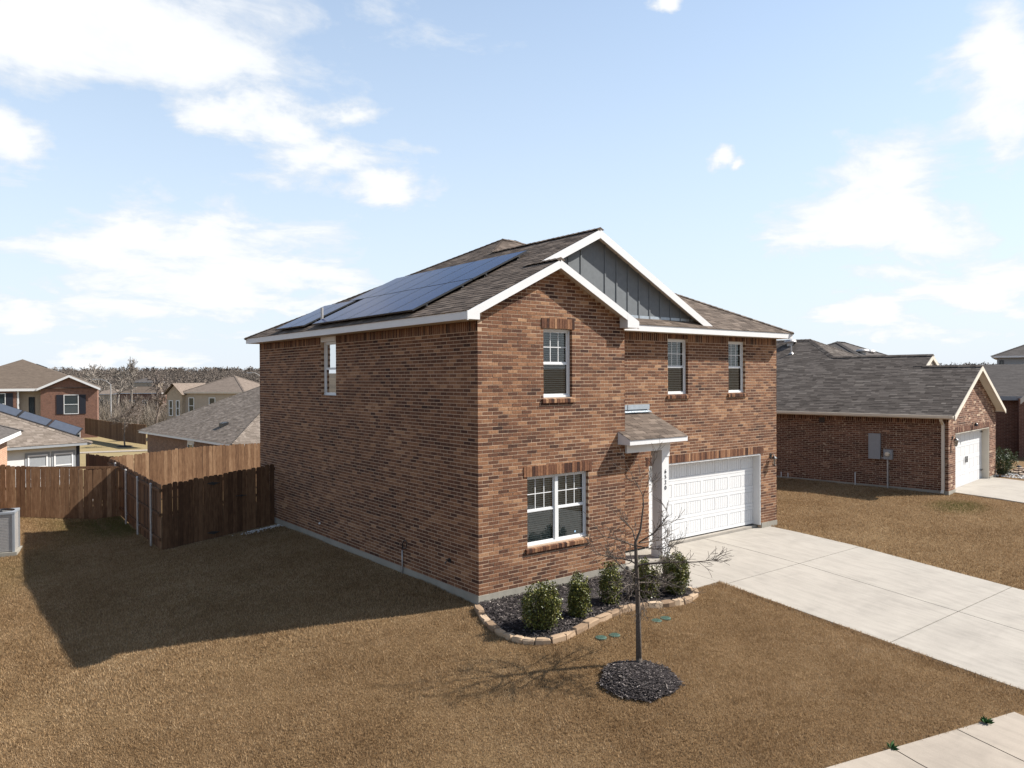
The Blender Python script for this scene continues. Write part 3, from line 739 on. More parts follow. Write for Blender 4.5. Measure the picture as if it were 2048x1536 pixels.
rr = random.Random(5); cp = MB(); zr = EZ+SLP*ht_; zb = EZ+SLP*(BXA-EX)
caps(cp, (BXA, BY-.01, zb), (BXA, yv, zb), rr, .13, .18, .035, .06); caps(cp, (EX, YB, EZ), (rxa, hy, zr), rr, .13, .18, .03, .05); caps(cp, (rxa, hy, zr), (rxb, hy, zr), rr, .13); caps(cp, (HXR, YF, EZ), (rxb, hy, zr), rr, .13, .18, .03, .05)
caps(cp, (HXR, YB, EZ), (rxb, hy, zr), rr, .13, .18, .03, .05); caps(cp, (GX, GY-.01, EZ+SLP*(GX-EX)), (GX, .86, EZ+SLP*(GX-EX)), rr, .13, .18, .035, .06)
cp.build('ridge_caps', M['shingle'], roof, kind='stuff')
# soffits and fascias
sf = MB(); zs = HT+.004
sf.face([(EX+.02, GY+.02, zs), (.0, GY+.02, zs), (.0, YB-.02, zs), (EX+.02, YB-.02, zs)])
sf.face([(4.2, YF+.02, zs), (HXR-.02, YF+.02, zs), (HXR-.02, HR, zs), (4.2, HR, zs)])
sf.face([(HW, HR, zs), (HXR-.02, HR, zs), (HXR-.02, YB-.02, zs), (HW, YB-.02, zs)]); sf.face([(0, HD, zs), (HW, HD, zs), (HW, YB-.02, zs), (0, YB-.02, zs)])
sf.face([(W1, GY+.02, zs), (4.40, GY+.02, zs), (4.40, YF+.02, zs), (W1, YF+.02, zs)])
dz = -.115
for z_, pl in ((zL, [(EX+.02, GY+.02), (GX, GY+.02), (GX, .02), (EX+.02, .02)]), (zSR, [(GX, GY+.02), (4.40, GY+.02), (4.40, .02), (GX, .02)]), (zBR, [(BXA, BY+.02), (8.29, BY+.02), (8.29, .86), (BXA, .86)]), (zL, [(GX+.3, BY+.02), (BXA, BY+.02), (BXA, .86), (GX+.3, .86)])):
    sf.face([(x, y, z_(x, y)+dz) for x, y in pl])
sf.build('soffit', M['soffit'], H)
T3 = (0, .025, 0)
def fascia(pts): 
    mb = MB(); board(mb, *pts); return mb.build('fascia', M['white'], H)
FH = .165
fascia(((EX, GY, EZ-.004), (EX, YB, EZ-.004), (.022, 0, 0), FH)); fascia(((4.43, YF, EZ-.004), (HXR, YF, EZ-.004), (0, .022, 0), FH))
fascia(((HXR, YF+.024, EZ-.004), (HXR, YB, EZ-.004), (-.022, 0, 0), FH)); fascia(((EX+.024, YB, EZ-.004), (HXR-.024, YB, EZ-.004), (0, -.022, 0), FH))
fascia(((4.42, GY+.002, EZ-.004), (4.42, YF, EZ-.004), (-.022, 0, 0), FH))
def rake(pa, pb, h=.175):
    mb = MB(); board(mb, pa, pb, (0, .03, 0), h); return mb.build('rake_board', M['white'], H)
e = -.012; yy = GY-.03
za = EZ+SLP*(GX-EX)
rake((EX-.012, yy, EZ-.006+e), (GX, yy, za+e)); rake((GX, yy-.0005, za+e), (4.432, yy-.0005, EZ-.006+e))
rake((1.74, BY-.03, zL(1.74, 0)+e), (BXA, BY-.03, zb+e), .2); rake((BXA, BY-.0305, zb+e), (8.37, BY-.0305, zBR(8.37, 0)+e), .2)
rt_ = MB()                                   # boxed eave returns of the small gable
rt_.hexa([(EX-.014, yy-.002, HT+.0), (-.12, yy-.002, HT), (-.12, .0, HT), (EX-.014, .0, HT), (EX-.014, yy-.002, EZ-.03), (-.12, yy-.002, EZ+.13), (-.12, 0, EZ+.13), (EX-.014, 0, EZ-.03)]); rt_.build('eave_return', M['white'], H)
rt_ = MB(); rt_.hexa([(4.05, yy-.002, HT), (4.435, yy-.002, HT), (4.435, .0, HT), (4.05, .0, HT), (4.05, yy-.002, EZ+.14), (4.435, yy-.002, EZ-.03), (4.435, 0, EZ-.03), (4.05, 0, EZ+.14)]); rt_.build('eave_return', M['white'], H)
# board and batten gable: every panel between two battens
Fg = Frame((0, .85, 0), (1, 0, 0), (0, -1, 0)); gw = MB()
top_g = lambda s: EZ-.12+SLP*min(s-EX, BXR-s)
gb = lambda s: max(EZ-.02 if s > 4.2 else 5.55, EZ+SLP*(4.42-s)-.05 if 2.01 < s < 4.42 else 0, 0) if s > 2.02 else 5.6
s = 1.62; k = 0
gab = MB(); gab.face([Fg.p(0, 5.6, -.03), Fg.p(8.2, 5.6, -.03), Fg.p(8.2, top_g(8.2), -.03), Fg.p(BXA, top_g(BXA), -.03), Fg.p(0, top_g(0), -.03)])
gab = gab.build('gable_wall', M['siding'], H)
while s < 8.2:
    b = min(s+.40, 8.2); c = [s+.001, b-.001] if not s < BXA < b else [s+.001, BXA, b-.001]
    mb = MB(); tp = [Fg.p(x, top_g(x), 0) for x in c]; bt = [Fg.p(x, min(5.72, top_g(x)-.01), 0) for x in c]
    mb.face(bt+tp[::-1]); mb.face([Fg.p(c[0], 5.70, 0), Fg.p(c[0], 5.70, -.028), Fg.p(c[0], top_g(c[0]), -.028), Fg.p(c[0], top_g(c[0]), 0)])
    mb.build('siding_panel', M['siding'], gab)
    if k:
        mb = MB(); x0, x1 = s-.022, s+.022
        if not (x0 < BXA < x1): 
            P = Fg.p; mb.hexa([P(x0, 5.6, .018), P(x1, 5.6, .018), P(x1, 5.6, .001), P(x0, 5.6, .001), P(x0, top_g(x0), .018), P(x1, top_g(x1), .018), P(x1, top_g(x1), .001), P(x0, top_g(x0), .001)])
            mb.build('batten', M['siding'], gab)
    s = b; k += 1
# bits of pale caulk where the battens meet the roof flashing
for x in (2.86, 3.26, 3.66, 4.06, 4.3):
    mb = MB(); z = zSR(x, 0)+.02; mb.box((x-.03, .822, z), (x+.03, .834, z+.05)); mb.build('caulk', M['cream'], gab)
fl = MB(); fl.hexa([(4.4, .838, 5.83), (8.1, .838, 5.83), (8.1, .849, 5.83), (4.4, .849, 5.83), (4.4, .838, 5.92), (8.1, .838, 5.92), (8.1, .849, 5.92), (4.4, .849, 5.92)]); fl.build('flashing', M['flash'], H)
# ---- porch canopy
cx0, cx1, cyf, cyw, czf, czw = 3.97, 6.005, -.38, HR, 2.925, 3.485
cs = (czw-czf)/(cyw-cyf); zc = lambda x, y: czf+cs*(y-cyf)
dk = MB(); pieces = []
pr = roof_plane(dk, MB(), [(cx0, cyf), (cx1, cyf), (cx1, cyw), (W1+.004, cyw), (W1+.004, -.004), (cx0, -.004)], (0, 1), zc, cs, 41, expo=.135, wid=.28, lift=.015, pieces=pieces)
can = dk.build('porch_roof', M['deck'], H)
for p in pieces: p.build('shingle', M['shingle'], can)
mb = MB(); board(mb, (cx0, cyf-.002, czf+.002), (cx1+.002, cyf-.002, czf+.002), (0, .022, 0), .125); mb.build('fascia', M['white'], can)
mb = MB(); mb.hexa([(cx1-.02, cyf+.022, czf-.12), (cx1+.001, cyf+.022, czf-.12), (cx1+.001, cyw, czw-.12), (cx1-.02, cyw, czw-.12), (cx1-.02, cyf+.022, czf-.002), (cx1+.001, cyf+.022, czf-.002), (cx1+.001, cyw, czw-.002), (cx1-.02, cyw, czw-.002)]); mb.build('fascia', M['white'], can)
mb = MB(); mb.hexa([(cx0, cyf+.022, czf-.123), (cx0+.02, cyf+.022, czf-.123), (cx0+.02, -.002, czf-.123), (cx0, -.002, czf-.123), (cx0, cyf+.022, czf), (cx0+.02, cyf+.022, czf), (cx0+.02, -.002, zc(0, 0)-.003), (cx0, -.002, zc(0, 0)-.003)]); mb.build('fascia', M['white'], can)
mb = MB(); mb.face([(cx0+.01, cyf+.02, czf-.12), (cx1-.01, cyf+.02, czf-.12), (cx1-.01, cyw, czf-.12), (W1, cyw, czf-.12), (W1, -.002, czf-.12), (cx0+.01, -.002, czf-.12)][::-1]); mb.build('soffit', M['soffit'], can)
mb = MB(); mb.box((W1+.002, -.06, 2.585), (5.74, .24, czf-.122)); mb.build('porch_beam', M['white'], H)
mb = MB(); mb.box((5.135, HR-.1, 3.545), (5.93, HR-.004, 3.665)); mb.hexa([(W1+.01, HR-.16, 3.47), (5.94, HR-.16, 3.47), (5.94, HR-.002, 3.53), (W1+.01, HR-.002, 3.53), (W1+.01, HR-.16, 3.485), (5.94, HR-.16, 3.485), (5.94, HR-.002, 3.548), (W1+.01, HR-.002, 3.548)]); mb.box((W1+.02, HR-.09, 3.546), (5.135, HR-.005, 3.66)); mb.build('flashing', M['flash'], can)
mb = MB(); mb.box((5.47, -.03, -.3), (5.72, .285, 2.584)); col = mb.build('porch_column', M['white'], H)
mb = MB(); mb.box((5.45, -.05, -.3), (5.74, .305, .18)); mb.build('column_base', M['white'], col)
mb = MB(); mb.box((5.455, -.045, 2.42), (5.735, .30, 2.583)); mb.build('column_capital', M['white'], col)
# house number, one digit under the other
for k, ch in enumerate('6520'):
    cu = bpy.data.curves.new('digit', 'FONT'); cu.body = ch; cu.size = .142; cu.extrude = .004; cu.align_x = 'CENTER'; cu.align_y = 'CENTER'; cu.offset = -.001
    o_ = bpy.data.objects.new('digit_curve', cu); COL.objects.link(o_)
    dg = bpy.context.evaluated_depsgraph_get(); me = bpy.data.meshes.new_from_object(o_.evaluated_get(dg)); bpy.data.objects.remove(o_)
    me.materials.clear(); me.materials.append(M['black'])
    link('house_number', me, col, (5.595, -.036, 2.05-.134*k), (pi/2, 0, 0))
# conduit with a coil of cable, tap and small fittings on the side wall
mb = MB(); mb.tube([(-.03, 2.99, -.25), (-.03, 2.99, .40)], .016, 8); mb.build('conduit', M['galv'], H, smooth=True)
mb = MB(); mb.tube([(-.035, 2.99, .40), (-.04, 2.97, .50)]+[(-.04+.006*k/14, 2.87+.10*cos(pi*.1+k*2*pi/14), .545+.10*sin(pi*1.0-k*2*pi/14)) for k in range(17)], .010, 6); mb.build('cable_coil', M['black'], H, smooth=True)
mb = MB(); mb.tube([(0, 1.04, .52), (-.09, 1.04, .52), (-.115, 1.04, .47)], .013, 8); mb.lathe([(.006, .0), (.032, .004), (.032, .014), (.006, .018)], (-.075, 1.04, .545), 10); mb.box((-.012, .995, .475), (.0, 1.085, .565)); mb.build('tap', M['black'], H)
mb = MB(); mb.lathe([(.03, 0), (.03, .03), (.015, .045)], (-.03, 7.58, .31), 8); mb.build('vent_cap', M['white'], H)
# plumbing vent on the roof
mb = MB(); mb.tube([(.10, 7.62, zL(.1, 0)-.05), (.10, 7.62, zL(.1, 0)+.42)], .038, 10); mb.lathe([(.15, -.03), (.06, .05)], (.10, 7.62, zL(.1, 0)+.02), 10); mb.build('vent_pipe', M['galv'], H, smooth=False)

# ---------------------------------------------------------------- solar panels
def solar_array(label, rows, y0s, ns, pw=1.08):
    o = thing('solar_array', label, 'solar panels', (-.23, y0s[0], zL(-.23, 0)), group='solar panels on the brick house'); ox, oy, oz = o.location
    sl_ = 1.61; off = .11; ca = 1/sqrt(1+SLP**2); nn = V(-SLP*ca, 0, ca)
    P = lambda x, y, h: tuple(V(x-ox, y-oy, zL(x, 0)-oz)+nn*h)
    for r, (x0, x1) in enumerate(rows):
        for i in range(ns[r]):
            a, b = y0s[r]+i*pw+.008, y0s[r]+(i+1)*pw-.008
            f = MB(); f.hexa([P(x0, a, off-.035), P(x1, a, off-.035), P(x1, b, off-.035), P(x0, b, off-.035), P(x0, a, off), P(x1, a, off), P(x1, b, off), P(x0, b, off)])
            p = f.build('panel', M['black'], o)
            gl = MB(); m = .014; gl.face([P(x0+m, a+m, off+.002), P(x1-m, a+m, off+.002), P(x1-m, b-m, off+.002), P(x0+m, b-m, off+.002)]); gl.build('glass', M['solar'], p)
        for xr in (x0+.32, x1-.32):
            rl = MB(); a, b = y0s[r]-.05, y0s[r]+ns[r]*pw+.05
            rl.hexa([P(xr-.02, a, off-.085), P(xr+.02, a, off-.085), P(xr+.02, b, off-.085), P(xr-.02, b, off-.085), P(xr-.02, a, off-.036), P(xr+.02, a, off-.036), P(xr+.02, b, off-.036), P(xr-.02, b, off-.036)]); rl.build('rail', M['black'], o)
            y = a+.12
            while y < b:
                ft = MB(); ft.hexa([P(xr-.035, y-.03, .005), P(xr+.035, y-.03, .005), P(xr+.035, y+.03, .005), P(xr-.035, y+.03, .005), P(xr-.015, y-.02, off-.084), P(xr+.015, y-.02, off-.084), P(xr+.015, y+.02, off-.084), P(xr-.015, y+.02, off-.084)]); ft.build('mount', M['black'], o); y += 1.3
    return o
solar_array('large two row array of dark blue solar panels on the brick house roof', [(-.23, 1.37), (1.39, 3.02)], [2.05, 2.05], [5, 6])
solar_array('pair of solar panels past the vent pipe on the brick house roof', [(-.23, 1.37)], [7.98], [2], 1.10)

# ---------------------------------------------------------------- lanterns
def lantern(label, fr, a, z):
    """cast wall lantern: backplate, scrolled arm, four-sided glass cage with a roof"""
    o = thing('wall_lantern', label, 'lantern', fr.p(a, z, 0), math.atan2(fr.n[1], fr.n[0]), group='wall lanterns beside garage doors')
    b = MB(); b.lathe([(.0, 0), (.055, .0), (.055, .012), (.0, .02)], (0, 0, 0), 12); b.v = [(p[2]+.002, p[1], p[0]*1.5+.0) for p in b.v]; b.build('backplate', M['black'], o)
    b = MB(); b.tube([(.015, 0, .0), (.05, 0, .05), (.10, 0, .055), (.13, 0, .01), (.13, 0, -.03)], .011, 6); b.build('arm', M['black'], o)
    b = MB(); b.lathe([(.008, .015), (.03, -.005), (.085, -.055), (.09, -.07), (.07, -.07)], (.13, 0, 0), 8); b.build('cap', M['black'], o)
    b = MB()
    for k in range(4):
        an = pi/4+k*pi/2; b.tube([(.13+.072*cos(an), .072*sin(an), -.07), (.13+.05*cos(an), .05*sin(an), -.26)], .006, 5)
    b.lathe([(.055, -.27), (.062, -.262), (.055, -.254)], (.13, 0, 0), 8); b.lathe([(.0, -.31), (.018, -.29), (.03, -.271)], (.13, 0, 0), 8); b.build('cage', M['black'], o)
    b = MB(); b.lathe([(.047, -.255), (.064, -.075)], (.13, 0, 0), 4); b.build('glass', M['lantern_glass'], o)
    b = MB(); b.lathe([(.012, -.24), (.02, -.2), (.018, -.13), (.008, -.11)], (.13, 0, 0), 8); b.build('bulb', M['lampglass'], o, smooth=True)
    return o
lantern('black wall lantern on the brick pier to the right of the 6520 garage door', F_rec, 11.43-W1, 1.97)
# ---------------------------------------------------------------- fences
PK = {}
def picket_mesh(h, tv):
    k = (round(h, 2), tv)
    if k not in PK:
        w, t = .0685, .009; mb = MB(); c = .032
        o = [(-w, 0), (w, 0), (w, h-c), (w-c*.9, h), (-w+c*.9, h), (-w, h-c)]
        mb.face([(x, -t, z) for x, z in o], (tv+.5)/10); mb.face([(x, t, z) for x, z in o][::-1], (tv+.5)/10)
        for (a, b), (c_, d) in zip(o, o[1:]+o[:1]): mb.face([(a, -t, b), (a, t, b), (c_, t, d), (c_, -t, d)], (tv+.5)/10)
        PK[k] = mb.mesh('picket', M['cedar'])
    return PK[k]
def fence(label, p0, p1, side, seed, h=1.86, posts='back', post_gap=2.4, tone=(0, 9), group=None, skip=None, zfun=None, post_start=.9, gap=.03):
    """p0 to p1; pickets on the side (+1 left of the run, -1 right of it), rails and posts behind them"""
    rr = random.Random(seed); p0, p1 = V(*p0), V(*p1); L = np.linalg.norm(p1-p0); d = (p1-p0)/L; n = V(-d[1], d[0])*side
    zf = zfun or (lambda x, y: T(x, y))
    o = thing('cedar_fence', label, 'fence', (*p0, zf(*p0)), math.atan2(d[1], d[0]), group); oz = zf(*p0)
    s = .07; sgn = side
    while s < L-.03:
        q = p0+d*s
        if not (skip and skip(s)):
            hh = h+rr.choice((-.02, -.01, 0, 0, .01, .02)); tv = max(tone[0], min(tone[1], int(rr.gauss((tone[0]+tone[1])/2, (tone[1]-tone[0])/4.5))))
            link('picket', picket_mesh(hh, tv), o, (s, sgn*.012+rr.uniform(-.002, .002), zf(*q)-oz+gap), (0, rr.uniform(-.006, .006), rr.uniform(-.02, .02)))
        s += .142
    for k, zr_ in enumerate((.28, .98, 1.68)):
        mb = MB(); n_ = max(1, int(L/2.4))
        for i in range(n_):
            a, b = L*i/n_, L*(i+1)/n_; qa, qb = p0+d*a, p0+d*b; za, zb_ = zf(*qa)-oz+zr_, zf(*qb)-oz+zr_; y0, y1 = (-.005, -.043) if sgn > 0 else (.005, .043)
            mb.hexa([(a, y0, za), (b, y0, zb_), (b, y1, zb_), (a, y1, za), (a, y0, za+.085), (b, y0, zb_+.085), (b, y1, zb_+.085), (a, y1, za+.085)], rr.uniform(.35, .6))
        mb.build('rail', M['cedar'], o)
    s = post_start
    while s < L:
        q = p0+d*s; z = zf(*q)-oz; yy_ = -.075*sgn; mb = MB()
        mb.tube([(s, yy_, z-.2), (s, yy_, z+1.80)], .033, 10); mb.lathe([(.036, 1.79), (.040, 1.80), (.036, 1.83), (.014, 1.85)], (s, yy_, z), 10)
        pst = mb.build('post', M['galv'], o, smooth=False)
        for zr_ in (.32, 1.02, 1.72):
            mb = MB(); mb.box((s-.05, min(yy_, 0)-.002 if yy_ < 0 else yy_-.036, z+zr_-.02), (s+.05, max(yy_, 0) if yy_ > 0 else yy_+.036, z+zr_+.02)); mb.build('bracket', M['galv'], pst)
        s += post_gap
    return o
FC = V(-3.36, 10.83); FL1 = V(-3.24, 17.15); FBK = V(-3.19, 19.5)
gate_run = fence('shade-toned dark cedar fence with a gate, joining the side of the brick house', FC, (-.06, 10.83), -1, 51, post_start=5.0, tone=(2, 6))  # lower picket tones: the shade on this run is put into the colour
gh = MB()
fence('cedar fence seen from its back with galvanised posts, running away from the dark gate', FC+V(-.02, .03), FBK, -1, 52, post_start=.95, post_gap=1.95)
fence('sunlit cedar fence between the lawn and the left neighbour, partly in shade', FL1, FL1+V(-.966, .26)*4.4, 1, 53, post_start=9, tone=(4, 8), h=1.72)  # raised picket tones paint sunlight into the boards
fence('long sunlit cedar fence at the back of the garden behind the gate', FBK+V(.05, 0), (9.0, 21.5), -1, 54, post_start=99, tone=(4, 9), h=1.9, zfun=lambda x, y: T(x, y)+.02)  # lighter tones again, the sunlit look is in the picket colour
# gate hardware on the dark run
for z_, nm in ((1.66, 'upper'), (.20, 'lower')):
    mb = MB(); w_, h_ = .2, .06; zz0 = T(FC[0]+1.42, FC[1])-T(*FC)+z_
    mb.hexa([(1.42-w_, -.034, zz0), (1.42, -.034, zz0-h_), (1.42, -.022, zz0-h_), (1.42-w_, -.022, zz0), (1.42-w_*.2, -.034, zz0+h_*.6), (1.42+w_, -.034, zz0), (1.42+w_, -.022, zz0), (1.42-w_*.2, -.022, zz0+h_*.6)]); mb.build('hinge', M['black'], gate_run)
mb = MB(); zz0 = T(-1.12, 10.8)-T(*FC)+1.12; mb.box((2.08, -.034, zz0-.012), (2.40, -.022, zz0+.012)); mb.box((2.21, -.05, zz0-.03), (2.27, -.034, zz0+.03)); mb.build('latch', M['black'], gate_run)
# pale gravel at the foot of the gate by the house
gv = MB(); rr = random.Random(8)
for i in range(260):
    x, y = rr.gauss(-.45, .35), 10.62-abs(rr.gauss(0, .16)); x = min(x, -.05); s_ = rr.uniform(.008, .024); z = T(x, y)+.02
    gv.lathe([(s_*.6, -s_*.4), (s_, 0), (s_*.5, s_*.6)], (x, y, z), 5, rr.random())
gv.build('gravel', M['stone_white'], label='pale gravel scattered at the foot of the fence by the brick wall', cat='gravel', kind='stuff')
# neighbours' fence beyond, with three steel posts standing up in front of its back, where dark tones paint in the shade
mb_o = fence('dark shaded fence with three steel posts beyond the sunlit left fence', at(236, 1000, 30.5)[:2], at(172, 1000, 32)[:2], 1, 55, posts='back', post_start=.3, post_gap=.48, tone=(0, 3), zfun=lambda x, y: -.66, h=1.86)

# ---------------------------------------------------------------- air conditioner
acp = ground(13, 1104); ac = thing('air_conditioner', 'grey outdoor air conditioning unit cut off by the left picture edge', 'air conditioner', (acp[0]-.12, acp[1], T(acp[0], acp[1])), -.25)
mb = MB(); mb.box((-.45, -.45, -.05), (.45, .45, .07)); mb.build('pad', M['foundation'], ac)
mb = MB()
for k in range(24):
    z0_ = .10+k*.044; mb.box((-.37, -.37, z0_), (.37, .37, z0_+.026))
mb.box((-.355, -.355, .08), (.355, .355, 1.15)); mb.build('louvres', M['galv'], ac)
mb = MB()
for sx in (-1, 1):
    for sy in (-1, 1): mb.box((sx*.365-.03, sy*.365-.03, .07), (sx*.365+.03, sy*.365+.03, 1.2))
mb.box((-.40, -.40, 1.16), (.40, .40, 1.22)); mb.build('casing', M['greybox'], ac)
mb = MB()
for k in range(6): mb.lathe([(.08+.05*k, 0), (.085+.05*k, .012), (.09+.05*k, 0)], (0, 0, 1.222), 20)
mb.build('fan_grille', M['black'], ac)

# ---------------------------------------------------------------- flower bed, edging stones, shrubs
EP = [(958, 1222), (975, 1250), (1010, 1275), (1055, 1287), (1110, 1285), (1160, 1262), (1215, 1235), (1270, 1218), (1330, 1212), (1375, 1203), (1393, 1188)]
EP = [ground(*p)[:2] for p in EP]; EP[0] = V(-.12, -.10); EP.append(V(4.30, -1.72))
def resample(pts, step):
    out = [pts[0]]; acc = 0
    # Catmull-Rom
    fine = []
    for i in range(len(pts)-1):
        a, b, c, d = pts[max(i-1, 0)], pts[i], pts[i+1], pts[min(i+2, len(pts)-1)]
        for k in range(20):
            t = k/20; fine.append(.5*((2*b)+(-a+c)*t+(2*a-5*b+4*c-d)*t*t+(-a+3*b-3*c+d)*t**3))
    fine.append(pts[-1])
    for p, q in zip(fine, fine[1:]):
        acc += np.linalg.norm(q-p)
        if acc >= step: out.append(q); acc = 0
    return out
edge = resample(EP, .02); bed_poly = [tuple(p) for p in resample(EP, .12)]+[(4.30, -.10), (0, -.02)]
def inside(poly, x, y):
    r = False
    for (x0, y0), (x1, y1) in zip(poly, poly[1:]+poly[:1]):
        if (y0 > y) != (y1 > y) and x < (x1-x0)*(y-y0)/(y1-y0)+x0: r = not r
    return r
bd = MB(); cxy = (1.9, -1.0); ringp = bed_poly
for k in range(len(ringp)):
    a, b = ringp[k], ringp[(k+1) % len(ringp)]
    m1 = [(cxy[0]+(p[0]-cxy[0])*.6, cxy[1]+(p[1]-cxy[1])*.6) for p in (a, b)]
    f = lambda p, h: (p[0], p[1], T(*p)+h)
    bd.face([f(a, .045), f(b, .045), f(m1[1], .07), f(m1[0], .07)]); bd.face([f(m1[0], .07), f(m1[1], .07), f(cxy, .09)])
bed = bd.build('flower_bed', M['mulch_base'], kind='structure')
def chips(n, pick, zfn, seed):
    rr = random.Random(seed); mb = MB()
    for _ in range(n):
        x, y = pick(rr); L, w = rr.uniform(.014, .042), rr.uniform(.004, .010); a = rr.uniform(0, pi); ti = rr.uniform(-.5, .5); z = zfn(x, y)+rr.uniform(.004, .022)
        dx, dy = cos(a)*L, sin(a)*L; ex, ey = -sin(a)*w, cos(a)*w; dz_ = ti*L*.6; ez = rr.uniform(-.6, .6)*w; t = rr.random()**1.6
        mb.face([(x-dx-ex, y-dy-ey, z-dz_-ez), (x+dx-ex, y+dy-ey, z+dz_-ez), (x+dx+ex, y+dy+ey, z+dz_+ez), (x-dx+ex, y-dy+ey, z-dz_+ez)], t)
    return mb
def pick_bed(rr):
    while True:
        x, y = rr.uniform(-.7, 4.4), rr.uniform(-2.5, 0)
        if inside(bed_poly, x, y): return x, y
chips(14000, pick_bed, lambda x, y: T(x, y)+.065, 61).build('mulch', M['mulch'], label='dark shredded mulch in the flower bed along the brick wall', cat='mulch', kind='stuff')
# edging stones, one after another
eb = thing('stone_edging', 'row of rough tan edging stones curving round the flower bed', 'edging', (*EP[4], T(*EP[4])))
rr = random.Random(62); i = 0; ebl = V(*eb.location)
while i < len(edge)-4:
    n = rr.choice((8, 9, 10, 11, 12)); j = min(i+n, len(edge)-1); a, b = edge[i], edge[j]; d = (b-a); L = np.linalg.norm(d); d = d/L; nrm = V(-d[1], d[0]); mid = (a+b)/2
    mb = MB(); hL, hw, hh = L/2-.006, rr.uniform(.055, .075), rr.uniform(.085, .115); z = T(*mid)-.03; jt = lambda: rr.uniform(-.014, .014)
    P = lambda u, w, h: (mid[0]+d[0]*(u+jt())+nrm[0]*(w+jt())-ebl[0], mid[1]+d[1]*(u+jt())+nrm[1]*(w+jt())-ebl[1], z+h+jt()*.6-ebl[2])
    ring = lambda s, h: [P(-hL*s, -hw*s, h), P(0, -hw*s*1.1, h), P(hL*s, -hw*s, h), P(hL*s*1.02, 0, h), P(hL*s, hw*s, h), P(0, hw*s*1.05, h), P(-hL*s, hw*s, h), P(-hL*s*1.02, 0, h)]
    t = rr.random(); r0, r1, r2 = ring(1, 0), ring(1, hh*.75+.03), ring(.86, hh+.03); b0 = len(mb.v); mb.v += r0+r1+r2; mb.t += [t]*24
    for k in range(8):
        k2 = (k+1) % 8; mb.f += [(b0+k, b0+k2, b0+8+k2, b0+8+k), (b0+8+k, b0+8+k2, b0+16+k2, b0+16+k)]
    mb.f.append(tuple(b0+16+k for k in range(8)))
    mb.build('stone', M['edge_stone'], eb); i = j
def leaf_quad(mb, p, d, size, rr, tone, wf=.5):
    d = d/(np.linalg.norm(d)+1e-9); a = np.cross(d, V(rr.gauss(0, 1), rr.gauss(0, 1), rr.gauss(0, 1))); a = a/(np.linalg.norm(a)+1e-9)
    mb.face([p, p+d*size*.5+a*size*wf*.5, p+d*size, p+d*size*.5-a*size*wf*.5], tone)
def shrub(label, p, h, w, seed, nst=46, nl_=3400, leaf='leaf', size=(.034, .056), group='evergreen shrubs in the flower bed', name='evergreen_shrub', top=.55):
    rr = random.Random(seed); o = thing(name, label, 'shrub', (p[0], p[1], T(p[0], p[1])+.05), group=group); st = MB(); lf = MB(); stems = []
    for i in range(nst):
        a = rr.uniform(0, 2*pi); r = w*.5*sqrt(rr.random()); hh = h*rr.uniform(.45, 1.0)*(1-.22*(r/(w*.5))**2); b = V(cos(a), sin(a), 0)*r
        pts = [V(0, 0, 0)+b*.12, b*.75+Z*hh*.3, b*.98+Z*hh*.65, b*rr.uniform(.85, 1.08)+Z*hh]; stems.append(pts); st.tube(pts, [.007, .006, .004, .002], 3, cap=False)
    for i in range(nl_):
        pts = rr.choice(stems); t = 1-rr.random()**1.5*.92; k = min(2, int(t*3)); u = t*3-k; q = pts[k]+(pts[k+1]-pts[k])*u
        d = V(rr.gauss(0, 1), rr.gauss(0, 1), rr.gauss(.5, .8)); sp = .055*(1.15-t*.75)
        q = q+V(rr.gauss(0, sp), rr.gauss(0, sp), rr.gauss(0, sp)); q[2] = max(q[2], .03)
        leaf_quad(lf, q, d, rr.uniform(*size), rr, rr.betavariate(2, 2), .55)
    st.build('stems', M['bark'], o); lf.build('foliage', M[leaf], o); return o
SH = [((1083, 1262), .98, .78, 3800, 'leftmost and widest evergreen shrub in the flower bed, near the brick corner'), ((1157, 1238), .98, .42, 2600, 'narrow upright evergreen shrub, second from the brick corner in the flower bed'),
      ((1220, 1212), 1.0, .46, 2600, 'upright evergreen shrub under the right end of the lower window'), ((1292, 1200), 1.0, .55, 2600, 'evergreen shrub behind the bare tree trunk, in front of the porch column'), ((1350, 1192), 1.02, .66, 3600, 'rightmost evergreen shrub in the flower bed, next to the walkway')]
for k, (px, h, w, n, lb) in enumerate(SH): shrub(lb, ground(*px), h*.92, w*.92, 70+k, nst=60, nl_=int(n*2.1))
# valve box lids in the lawn
for k, (px, lb) in enumerate([((1202, 1277), 'green plastic valve lid in the lawn, first from the left'), ((1229, 1272), 'green plastic valve lid in the lawn, second from the left'), ((1313, 1243), 'faded green valve lid in the lawn behind the tree trunk, third from left'), ((1331, 1238), 'faded green valve lid in the lawn, farthest right of four')]):
    p = ground(*px); o = thing('valve_lid', lb, 'lid', (p[0], p[1], T(p[0], p[1])+.012), group='green valve lids in the lawn')
    mb = MB(); mb.lathe([(.10, -.03), (.105, .012), (.09, .018), (.0, .020)], (0, 0, 0), 18); l_ = mb.build('cover', M['greenlid'], o)
    mb = MB()
    for i in range(-3, 4): mb.box((-.07*cos(i*.35), i*.02-.003, .018), (.07*cos(i*.35), i*.02+.003, .026))
    mb.build('ribs', M['greenlid'], o)

